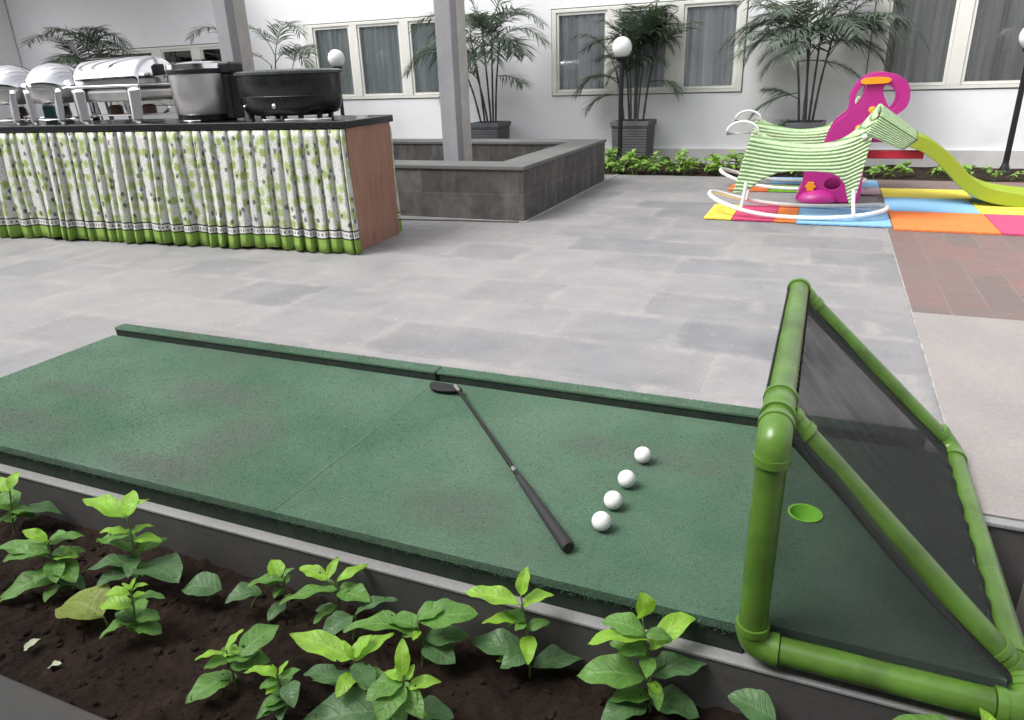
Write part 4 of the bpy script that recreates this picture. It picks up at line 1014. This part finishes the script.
V = np.zeros((nb, 3, 3)); V[:, 0] = np.c_[bx + np.cos(an) * ww, by + np.sin(an) * ww, bz]; V[:, 1] = np.c_[bx - np.cos(an) * ww, by - np.sin(an) * ww, bz]; V[:, 2] = np.c_[bx + ln[:, 0], by + ln[:, 1], bz + hh]
V -= np.array([MX0, 1.10, 0])
me = bpy.data.meshes.new('turf_pile'); me.vertices.add(nb * 3); me.loops.add(nb * 3); me.polygons.add(nb)
me.vertices.foreach_set('co', V.reshape(-1)); me.loops.foreach_set('vertex_index', np.arange(nb * 3)); me.polygons.foreach_set('loop_start', np.arange(0, nb * 3, 3)); me.update(); me.validate()
me.materials.append(M['turf']); o = bpy.data.objects.new('turf_pile', me); COL.objects.link(o); o.parent = mt; o['kind'] = 'stuff'

# ------------------------------------------------------------------ golf balls and club
def ball(loc, label):
    mb = MB(); r = .0218; mb.lathe([(max(1e-7, r * math.sin(PI * k / 20)), r - r * math.cos(PI * k / 20)) for k in range(21)], seg=32)
    o = mb.build('golf_ball', 'ball', smooth=True); o.location = loc; o.rotation_euler = (rnd.uniform(0, 3), 0, rnd.uniform(0, 3))
    o.location.z += r; 
    for v in o.data.vertices: v.co.z -= r
    tag(o, label, 'golf ball', 'white golf balls in a row on the mat')
zt = .0522
ball((-.363, 1.300, zt), 'white golf ball nearest the camera, beside the end of the club grip')
ball((-.361, 1.390, zt), 'second white golf ball from the club grip in the row of four')
ball((-.355, 1.492, zt), 'third white golf ball from the club grip in the row of four')
ball((-.345, 1.620, zt), 'farthest white golf ball of the row, nearest the raised back edge')
A = Vector((-1.000, 1.848, .076)); B = Vector((-.404, 1.194, .066)); D = (B - A).normalized(); Lc = (B - A).length
gc = thing('golf_putter', (-.7, 1.53, .05), 'black golf putter lying diagonally across the green mat', 'golf club')
mb = MB(); mb.tube([A, A + D * Lc * .70], [.0046, .0062], 10); mb.build('shaft', 'shaft', gc, smooth=True)
mb = MB(); mb.tube([A + D * Lc * .605, A + D * Lc * .625], [.0066, .0068], 10); mb.build('silver_band', 'silver', gc, smooth=True)
mb = MB(); mb.tube([A + D * Lc * t for t in (.655, .70, .80, .90, .97, .993, 1.0)], [.0082, .0098, .0112, .0128, .0142, .0150, .0128], 14); mb.build('grip', 'grip', gc, smooth=True)
mb = MB(); mb.tube([A - D * .012, A + D * .035], [.0075, .0060], 10); mb.build('hosel', 'silver', gc, smooth=True)
mb = MB(); hd = smooth2([(.008, .020), (-.02, .030), (-.06, .036), (-.098, .036), (-.104, .020), (-.09, .0), (-.05, -.006), (.0, .004)], 4)
prism(mb, hd, [], Matrix.Translation((A.x + .008, A.y - .004, .0545)) @ Matrix.Rotation(R(4), 4, 'Z') @ Matrix(((1, 0, 0, 0), (0, .80, -.45, 0), (0, .32, .80, 0), (0, 0, 0, 1))), .017)
mb.build('club_head', 'shaft', gc, bevel=.003)

# ------------------------------------------------------------------ goal of green pipes
gy0, gy1, gx1, gz = 1.097, 2.012, .404, .446
gl = thing('mini_goal', (0, gy0, 0), 'small goal of lime green pipes with black mesh at the end of the putting mat', 'goal')
pr = .0250; fr_ = .0275
def pipe(pts, name='pipe', r=pr): mb = MB(); mb.tube(pts, r, 20); return mb.build(name, 'pipe', gl, smooth=True)
def sleeve(a, b, r=fr_):
    a = Vector(a); b = Vector(b); d = (b - a).normalized(); mb = MB(); mb.tube([a, a + d * .003, b - d * .003, b], [r - .002, r, r, r - .002], 20)
    mb.tube([a - d * .0005, a + d * .011], r + .0022, 20); mb.tube([b - d * .011, b + d * .0005], r + .0022, 20); return mb
def elbow(p, da, db, ra=.034):
    p = Vector(p); da = Vector(da); db = Vector(db); pts = []
    for k in range(9):
        t = k / 8; pts.append((p + da * ra) * (1 - t) ** 2 + p * 2 * t * (1 - t) + (p + db * ra) * t ** 2)
    mb = MB(); mb.tube(pts, fr_, 20)
    for d in (da, db): mb.tube([p + d * (ra - .001), p + d * (ra + .014)], fr_ + .0022, 20)
    return mb
zb = .022; xa = -.023
pipe([(xa, gy0, zb + .05), (xa, gy0, gz - .05)], 'upright'); pipe([(xa, gy1, .0305), (xa, gy1, gz - .05)], 'upright')
pipe([(xa, gy0 + .05, gz), (xa, gy1 - .04, gz)], 'crossbar')
pipe([(xa + .05, gy0, zb), (gx1 - .05, gy0, zb)], 'base_pipe')
pipe([(gx1, gy0 + .05, zb), (gx1, gy1 - .05, zb)], 'rear_base_pipe')
E_ = lambda mb: mb.build('elbow', 'pipe_fit', gl, smooth=True)
E_(elbow((xa, gy0, gz), (0, 0, -1), (0, 1, 0))); E_(elbow((xa, gy0, zb), (0, 0, 1), (1, 0, 0))); E_(elbow((gx1, gy0, zb), (-1, 0, 0), (0, 1, 0)))
E_(elbow((gx1, gy1, zb), (0, -1, 0), (-.66, 0, .75), .05)); E_(elbow((xa, gy1 + .004, gz), (0, -1, 0), (0, 0, -1), .04))
n0 = Vector((xa, gy0 + .105, gz)); n1 = Vector((gx1, gy0 + .085, zb)); f0 = Vector((xa, gy1 - .055, gz)); f1 = Vector((gx1 - .01, gy1 - .002, zb + .01))
sleeve((xa, gy0 + .072, gz), (xa, gy0 + .155, gz)).build('tee', 'pipe_fit', gl, smooth=True)
sleeve((gx1, gy0 + .05, zb), (gx1, gy0 + .125, zb)).build('tee', 'pipe_fit', gl, smooth=True)
pipe([n0.lerp(n1, .05), n1.lerp(n0, .05)], 'brace'); pipe([f0.lerp(f1, .03), f1.lerp(f0, .07)], 'brace')
for a, b in ((n0, n1), (n1, n0), (f0, f1)):
    d = (b - a).normalized(); sleeve(a + d * .02, a + d * .062, fr_ - .0015).build('branch_socket', 'pipe_fit', gl, smooth=True)
# mesh: sloping back, and the two side triangles
mb = MB()
def back(u, v):
    p = Vector((xa + .020, gy0 + .03 + (gy1 - gy0 - .055) * u, gz - .012)).lerp(Vector((gx1 - .021, gy0 + .03 + (gy1 - gy0 - .055) * u, zb + .022)), v)
    w = math.exp(-v * 3.2) * .0042 * math.sin(u * 66 + 2.2 * math.sin(u * 13) + v * 6) + math.exp(-(1 - v) * 12) * .0022 * math.sin(u * 60 + math.sin(u * 23)) - .018 * math.sin(PI * v) * (.6 + .4 * math.sin(u * 5))
    return (p.x + w * .66 + 0, p.y, p.z + w * .75)
mb.grid(back, 140, 40); mb.build('back_mesh', 'net', gl, smooth=True, auto=False)
for y in (gy0 + .016,):
    mb = MB()
    def side(u, v, y=y):
        a = Vector((xa + .018, y, zb + .02 + (gz - zb - .035) * v)); b = Vector((xa + .03 + (gx1 - xa - .05) * (1 - v), y + .075 * v, zb + .02 + (gz - zb - .035) * v))
        q = a.lerp(b, u); q.x += .004 * math.sin(v * 60) * math.exp(-u * 9); q.y += .006 * math.sin(u * 9 + v * 7) * math.sin(PI * u); return q
    mb.grid(side, 24, 60); mb.build('side_mesh', 'net_side', gl, smooth=True, auto=False)
mb = MB(); vs = []; nn = 60   # hem of the mesh wrapped round the crossbar
def hem(u, v):
    a = R(150) + R(150) * v; r = pr + .0022; y = gy0 + .16 + (gy1 - gy0 - .22) * u
    return (xa + r * math.cos(a), y, gz + r * math.sin(a))
mb.grid(hem, 20, 10); mb.build('mesh_hem', 'blackedge', gl, smooth=True, auto=False, solid=.0012)
for i in range(26):
    mb = MB(); y = gy0 + .17 + i * (gy1 - gy0 - .24) / 25; mb.tube([(xa + (pr + .002) * math.cos(a), y + .004 * (a / PI), gz + (pr + .002) * math.sin(a)) for a in [-.9 + .28 * k for k in range(5)]], .0022, 5); mb.build('lacing', 'blackedge', gl)

# ------------------------------------------------------------------ plants of the front bed
PLANTS={
 'a':((-1.98, 1.002, -0.15),[
  ((0.048, 0.0, 0.147),(0.028, 0.045, 0.177),'L',0.5),
  ((0.036, 0.0, 0.139),(-0.032, 0.018, 0.159),'L',0.5),
  ((0.028, 0.0, 0.073),(-0.095, 0.014, 0.083),'M',0.6),
  ((0.031, 0.0, 0.06),(0.139, 0.06, 0.06),'D',0.45),
  ((0.029, 0.0, 0.066),(0.036, 0.044, 0.076),'D',0.5),
 ]),
 'b':((-1.611, 0.873, -0.15),[
  ((0.007, -0.0, 0.153),(-0.045, -0.017, 0.183),'L',0.55),
  ((0.008, -0.0, 0.147),(0.056, 0.019, 0.177),'M',0.5),
  ((0.006, 0.0, 0.141),(0.053, 0.06, 0.141),'M',0.42),
  ((0.008, 0.0, 0.139),(-0.012, -0.03, 0.149),'M',0.5),
  ((0.007, 0.0, 0.109),(0.065, 0.046, 0.109),'M',0.42),
  ((0.003, 0.0, 0.117),(-0.082, -0.06, 0.117),'M',0.45),
  ((-0.02, 0.0, 0.102),(-0.144, -0.032, 0.122),'M',0.5),
  ((0.006, -0.0, 0.08),(0.046, 0.031, 0.08),'M',0.5),
  ((0.002, 0.0, 0.079),(0.02, -0.064, 0.079),'M',0.6),
  ((0.002, 0.0, 0.043),(-0.119, -0.09, -0.0),'M',0.4),
  ((0.003, 0.0, 0.025),(0.02, -0.056, 0.02),'M',0.5),
  ((0.009, 0.0, 0.024),(0.053, 0.004, 0.024),'M',0.6),
 ]),
 'y':((-1.392, 0.823, -0.15),[
  ((-0.005, 0.0, 0.033),(-0.131, -0.0, 0.038),'Y',0.74),
 ]),
 'c':((-1.427, 0.949, -0.15),[
  ((0.007, 0.0, 0.211),(-0.139, 0.01, 0.231),'L',0.42),
  ((0.008, 0.0, 0.214),(-0.055, 0.009, 0.244),'L',0.55),
  ((0.02, 0.0, 0.22),(-0.02, 0.059, 0.25),'L',0.55),
  ((0.022, 0.0, 0.217),(0.03, 0.055, 0.237),'L',0.5),
  ((0.003, -0.0, 0.168),(-0.069, -0.018, 0.168),'L',0.35),
  ((0.003, 0.0, 0.117),(-0.12, 0.006, 0.117),'M',0.5),
  ((0.025, 0.0, 0.122),(0.046, 0.067, 0.122),'M',0.45),
  ((0.019, 0.0, 0.083),(-0.096, -0.066, 0.083),'D',0.4),
  ((0.012, 0.0, 0.072),(-0.032, -0.083, 0.072),'D',0.5),
  ((0.024, 0.0, 0.078),(0.151, -0.008, 0.078),'D',0.72),
 ]),
 'd':((-1.294, 0.82, -0.15),[
  ((0.025, -0.0, 0.146),(-0.001, 0.002, 0.156),'L',0.4),
  ((0.026, 0.0, 0.149),(0.028, 0.016, 0.169),'L',0.5),
  ((0.027, 0.0, 0.144),(0.054, 0.021, 0.154),'L',0.45),
  ((0.017, 0.0, 0.13),(-0.034, -0.022, 0.135),'L',0.5),
  ((0.012, 0.0, 0.107),(0.022, 0.042, 0.107),'M',0.6),
  ((0.031, 0.0, 0.118),(0.081, 0.032, 0.118),'M',0.45),
  ((0.007, 0.0, 0.081),(-0.009, -0.023, 0.081),'M',0.6),
  ((0.016, -0.0, 0.07),(0.069, 0.017, 0.07),'M',0.5),
  ((0.011, 0.0, 0.054),(-0.033, -0.059, 0.049),'M',0.48),
 ]),
 'e':((-1.251, 0.976, -0.15),[
  ((0.064, 0.0, 0.048),(-0.028, -0.033, 0.053),'D',0.62),
 ]),
 'f':((-1.133, 0.998, -0.15),[
  ((0.047, -0.0, 0.055),(-0.005, -0.062, 0.06),'D',0.6),
 ]),
 'g':((-0.984, 0.789, -0.15),[
  ((-0.012, 0.0, 0.093),(-0.049, -0.036, 0.098),'L',0.45),
  ((-0.002, 0.0, 0.104),(0.006, 0.044, 0.124),'L',0.42),
  ((-0.011, -0.0, 0.089),(0.027, 0.012, 0.099),'L',0.6),
  ((0.034, 0.0, 0.104),(0.058, 0.089, 0.114),'M',0.5),
  ((0.018, 0.0, 0.081),(0.041, 0.049, 0.081),'D',0.6),
  ((-0.005, 0.0, 0.036),(-0.047, -0.081, 0.031),'M',0.5),
 ]),
 'h':((-0.844, 0.777, -0.15),[
  ((-0.007, 0.0, 0.092),(-0.076, -0.013, 0.097),'L',0.42),
  ((-0.002, 0.0, 0.101),(0.007, 0.022, 0.121),'L',0.45),
  ((-0.007, 0.0, 0.102),(-0.015, 0.002, 0.122),'L',0.4),
  ((0.004, 0.0, 0.096),(0.031, 0.024, 0.106),'M',0.45),
  ((-0.007, 0.0, 0.077),(-0.014, -0.028, 0.077),'L',0.55),
  ((0.025, 0.0, 0.094),(0.062, -0.038, 0.084),'D',0.6),
  ((0.014, 0.0, 0.034),(-0.036, -0.044, 0.024),'D',0.5),
 ]),
 'i':((-1.045, 1.01, -0.15),[
  ((0.007, 0.0, 0.1),(-0.034, 0.03, 0.12),'L',0.7),
  ((0.018, 0.0, 0.097),(-0.009, -0.032, 0.097),'M',0.6),
  ((0.023, 0.0, 0.107),(0.034, 0.024, 0.117),'M',0.5),
  ((0.016, 0.0, 0.068),(0.003, -0.026, 0.068),'M',0.6),
  ((0.014, 0.0, 0.031),(0.004, -0.055, 0.021),'D',0.5),
 ]),
 'j':((-0.903, 1.028, -0.15),[
  ((-0.015, 0.0, 0.114),(-0.093, 0.006, 0.124),'L',0.5),
  ((-0.012, 0.0, 0.117),(-0.011, 0.046, 0.147),'L',0.42),
  ((0.015, 0.0, 0.119),(0.055, 0.061, 0.134),'L',0.38),
  ((0.012, 0.0, 0.097),(-0.085, -0.081, 0.097),'M',0.3),
  ((0.015, 0.0, 0.067),(0.048, 0.023, 0.067),'D',0.5),
  ((0.013, 0.0, 0.089),(-0.033, -0.01, 0.089),'D',0.5),
 ]),
 'k':((-0.84, 0.992, -0.15),[
  ((0.021, 0.0, 0.079),(0.085, 0.065, 0.089),'D',0.42),
  ((0.01, 0.0, 0.07),(-0.023, -0.068, 0.06),'D',0.55),
 ]),
 'l':((-0.66, 0.986, -0.15),[
  ((-0.007, 0.0, 0.081),(-0.155, -0.046, 0.086),'M',0.34),
  ((-0.001, -0.0, 0.117),(0.045, 0.059, 0.127),'M',0.5),
  ((0.006, 0.0, 0.114),(0.11, 0.058, 0.124),'M',0.55),
  ((0.011, -0.0, 0.068),(0.093, 0.049, 0.068),'D',0.7),
  ((0.01, -0.0, 0.055),(0.09, -0.016, 0.05),'D',0.6),
 ]),
 'm':((-0.729, 0.844, -0.15),[
  ((0.008, 0.0, 0.123),(-0.137, -0.002, 0.143),'L',0.34),
  ((0.013, 0.0, 0.127),(0.029, 0.039, 0.157),'L',0.6),
  ((0.014, 0.0, 0.123),(0.057, 0.072, 0.143),'L',0.36),
  ((0.008, 0.0, 0.123),(-0.016, 0.01, 0.153),'L',0.4),
  ((-0.032, 0.0, 0.04),(-0.124, 0.003, 0.04),'D',0.45),
  ((0.009, 0.0, 0.086),(0.004, -0.056, 0.081),'L',0.65),
  ((0.013, 0.0, 0.062),(0.025, 0.018, 0.072),'D',0.5),
 ]),
 'n':((-0.611, 0.83, -0.15),[
  ((0.012, 0.0, 0.139),(-0.007, 0.037, 0.189),'L',0.42),
  ((0.02, 0.0, 0.113),(0.072, 0.032, 0.118),'L',0.45),
  ((0.013, 0.0, 0.13),(-0.025, -0.005, 0.14),'L',0.5),
  ((0.022, 0.0, 0.133),(0.025, 0.02, 0.153),'L',0.5),
  ((0.004, 0.0, 0.121),(0.002, -0.075, 0.101),'M',0.6),
  ((0.006, 0.0, 0.103),(0.053, -0.034, 0.093),'M',0.5),
  ((0.018, 0.0, 0.053),(0.095, 0.029, 0.043),'D',0.6),
  ((-0.013, 0.0, 0.041),(-0.177, -0.078, 0.031),'D',0.4),
 ]),
 'o':((-0.436, 1.037, -0.15),[
  ((-0.014, 0.0, 0.202),(-0.009, 0.028, 0.252),'L',0.55),
  ((-0.019, 0.0, 0.179),(-0.131, -0.011, 0.189),'L',0.36),
  ((-0.01, 0.0, 0.177),(0.041, 0.037, 0.192),'L',0.5),
  ((-0.016, 0.0, 0.135),(-0.089, -0.027, 0.135),'L',0.5),
  ((-0.006, 0.0, 0.118),(0.035, 0.03, 0.128),'M',0.4),
  ((-0.007, 0.0, 0.053),(-0.132, -0.003, 0.053),'D',0.42),
  ((-0.012, 0.0, 0.044),(-0.052, -0.033, 0.034),'D',0.5),
  ((0.009, 0.0, 0.027),(0.112, 0.082, 0.027),'D',0.4),
 ]),
 'p':((-0.187, 1.037, -0.15),[
  ((-0.023, 0.0, 0.223),(-0.03, 0.006, 0.273),'L',1.0),
  ((-0.007, 0.0, 0.175),(-0.111, -0.048, 0.18),'L',0.42),
  ((-0.006, 0.0, 0.152),(0.068, 0.09, 0.196),'L',0.36),
  ((-0.013, 0.0, 0.081),(-0.137, -0.037, 0.081),'M',0.42),
  ((-0.011, 0.0, 0.087),(0.028, 0.047, 0.097),'D',0.4),
  ((-0.007, 0.0, 0.073),(0.024, -0.021, 0.068),'L',0.7),
  ((0.006, 0.0, 0.093),(0.097, 0.088, 0.093),'D',0.52),
  ((-0.001, 0.0, 0.025),(0.092, 0.006, 0.02),'D',0.6),
  ((-0.008, 0.0, 0.017),(-0.078, -0.074, 0.02),'D',0.5),
 ]),
 'q':((0.032, 1.032, -0.15),[
  ((0.003, 0.0, 0.074),(-0.082, 0.018, 0.084),'D',0.6),
 ]),
 'r':((0.377, 1.107, -0.15),[
  ((-0.036, 0.0, 0.138),(-0.046, 0.017, 0.188),'L',0.8),
  ((-0.044, 0.0, 0.125),(-0.164, 0.013, 0.125),'M',0.42),
  ((-0.024, 0.0, 0.134),(-0.002, 0.034, 0.144),'L',0.7),
  ((-0.029, 0.0, 0.118),(0.036, 0.047, 0.118),'M',0.6),
  ((-0.046, 0.0, 0.116),(-0.109, -0.019, 0.106),'M',0.5),
 ]),
}

LAB = {'a': 'small plant with lime tip cut off by the left edge, close to the dark kerb', 'b': 'broad bushy plant at the left edge with many layered green leaves',
 'y': 'single large yellowing leaf on a short stalk in the soil at the left', 'c': 'tall plant with a lime crown of four leaves at the left of the kerb',
 'd': 'small compact light green plant beside the yellowing leaf', 'e': 'single dark grey green leaf lying close to the kerb, left of its twin',
 'f': 'single dark grey green leaf lying close to the kerb, right of its twin', 'g': 'open plant with one large drooping pale leaf in the soil bed',
 'h': 'low plant with small lime shoot and dark lower leaves beside the bottom edge', 'i': 'little plant with rounded lime leaves against the kerb',
 'j': 'plant with three thin lime leaves and a long horizontal leaf against the kerb', 'k': 'two dull green leaves on short stalks beside the kerb',
 'l': 'plant with large folded dark leaves and a long leaf reaching left', 'm': 'bright lime plant with a flat wide crown and one yellow green lower leaf',
 'n': 'plant with one upright lime leaf and big green leaves at the bottom', 'o': 'tall plant with lime top leaves below the end of the putter grip',
 'p': 'tall plant with a broad heart shaped top leaf left of the goal', 'q': 'single dark leaf below the bottom corner of the goal',
 'r': 'plant with a round upright lime leaf in front of the goal base pipe'}
def seedling(k, base, leaves):
    rg = random.Random(k)
    B = Vector(base)
    if B.y > 1.045: B.y = 1.045
    t = thing('seedling', B, LAB[k], 'plant', 'leafy seedlings in the front soil bed')
    top = max(leaves, key=lambda l: l[0][2])[0]
    sp = catmull([(0, 0, -.012), (top[0] * .35 + .004, top[1] * .3, top[2] * .45), tuple(top)], 8)
    mb = MB(); n = len(sp); mb.tube([B + p for p in sp], [.0027 * (1 - .45 * i / n) for i in range(n)], 7)
    st = MB(); st.v, st.f, st.uv = mb.v, mb.f, mb.uv
    for (a, tip, c, w) in leaves:
        a = Vector(a); q = min(sp, key=lambda p: (p - a).length + abs(p.z - (a.z - .012)) * 1.5)
        if (q - a).length > .004: st.tube([B + q, B + q.lerp(a, .5) + Vector((0, 0, .004)), B + a], [.0017, .0015, .0014], 5)
    leaves = list(leaves)
    if len(leaves) > 4:
        for e in range(9 if len(leaves) > 7 else 6):
            q = sp[min(n - 1, int(n * rg.uniform(.25, .85)))]; an_ = rg.uniform(0, 2 * PI); L_ = rg.uniform(.04, .095); tp_ = q + Vector((math.cos(an_) * L_, math.sin(an_) * L_ * .7, rg.uniform(-.012, .012)))
            if (B + tp_).y < 1.055: leaves.append((tuple(q), tuple(tp_), rg.choice('MMMDL'), rg.uniform(.42, .58)))
    st.build('stem', 'stem', t, smooth=True, auto=False)
    for cls, nm in (('L', 'young_leaves'), ('M', 'green_leaves'), ('D', 'old_leaves'), ('Y', 'yellow_leaf')):
        lf = MB(); any_ = False
        for (a, tip, c, w) in leaves:
            if c != cls: continue
            any_ = True; a = Vector(a); tp = Vector(tip)
            ovate(lf, B + a, B + tp, w * rg.uniform(1.08, 1.28) * (.84 if c == 'L' else 1), sag=rg.uniform(.04, .16), fold=rg.uniform(.12, .36), rg=rg, nseg=14, wave=.030)
        if any_: lf.build(nm, 'leaf' + cls, t, smooth=True, auto=False)
for k, (b, ls) in PLANTS.items(): seedling(k, b, ls)
for (x, y, L, an, lb) in ((-1.50, .70, .035, 1.1, 'pale green fallen leaf on the soil by the path'), (-1.40, .685, .032, .4, 'dull fallen leaf scrap on the soil at lower left')):
    mb = MB(); ovate(mb, (x, y, -.143), (x + L * math.cos(an), y + L * math.sin(an), -.130), .5, wave=.05); tag(mb.build('fallen_leaf', 'dead', smooth=True, auto=False), lb, 'leaf')

# ------------------------------------------------------------------ unseen wing added behind the viewer so that its eave shades the front bed
wing = thing('added_shade_wing', (-3, -3, 0), 'unseen white building wing, added for shade, with a deep boarded eave behind the viewer', 'building')
mb = MB(); mb.box(-16, -3.4, -.3, 10, -3.0, 3.4); mb.build('wall', 'wall', wing)
mb = MB(); mb.box(-16, -2.999, 2.75, 10, -.75, 2.83); mb.build('eave', 'canopy', wing)
# ------------------------------------------------------------------ camera, sky, sun
cam = bpy.data.cameras.new('camera'); co = bpy.data.objects.new('camera', cam); COL.objects.link(co)
p, y, r = R(21.79), R(-23.49), R(-2.04)
F = Vector((math.sin(y) * math.cos(p), math.cos(y) * math.cos(p), -math.sin(p))); rt = Vector((math.cos(y), -math.sin(y), 0)); up = rt.cross(F)
X = rt * math.cos(r) + up * math.sin(r); Yv = -rt * math.sin(r) + up * math.cos(r); Zv = -F
co.matrix_world = Matrix(((X.x, Yv.x, Zv.x, 0), (X.y, Yv.y, Zv.y, 0), (X.z, Yv.z, Zv.z, 1.0), (0, 0, 0, 1)))
cam.sensor_width = 36; cam.lens = 716 / 1024 * 36; cam.clip_end = 400; cam.clip_start = .05
scene.camera = co
w = bpy.data.worlds.new('World'); scene.world = w; w.use_nodes = True; nt = w.node_tree; nt.nodes.clear()
wo = nt.nodes.new('ShaderNodeOutputWorld'); bg = nt.nodes.new('ShaderNodeBackground'); sky = nt.nodes.new('ShaderNodeTexSky'); sky.sky_type = 'NISHITA'; sky.sun_disc = False
SUN_EL, SUN_AZ = R(54), R(-128)    # azimuth from +Y towards +X
sky.sun_elevation = SUN_EL; sky.sun_rotation = SUN_AZ; sky.air_density = 1.0; sky.dust_density = 4.0; sky.ozone_density = 1.0
hs = nt.nodes.new('ShaderNodeHueSaturation'); hs.inputs['Saturation'].default_value = .15
nt.links.new(sky.outputs[0], hs.inputs['Color']); nt.links.new(hs.outputs[0], bg.inputs[0]); bg.inputs[1].default_value = .14; nt.links.new(bg.outputs[0], wo.inputs[0])
sd = bpy.data.lights.new('sun', 'SUN'); sd.energy = 1.1; sd.angle = R(26); sd.color = (1, .97, .93); so = bpy.data.objects.new('sun', sd); COL.objects.link(so)
d = Vector((math.sin(SUN_AZ) * math.cos(SUN_EL), math.cos(SUN_AZ) * math.cos(SUN_EL), math.sin(SUN_EL)))
so.rotation_euler = (-d).to_track_quat('-Z', 'Y').to_euler()
vs_ = scene.view_settings; vs_.view_transform = 'Standard'; vs_.look = 'None'; vs_.gamma = 1; vs_.exposure = 1.07; vs_.use_curve_mapping = False
scene.render.engine = 'CYCLES'; scene.cycles.max_bounces = 8; scene.cycles.transparent_max_bounces = 16; scene.cycles.use_denoising = True
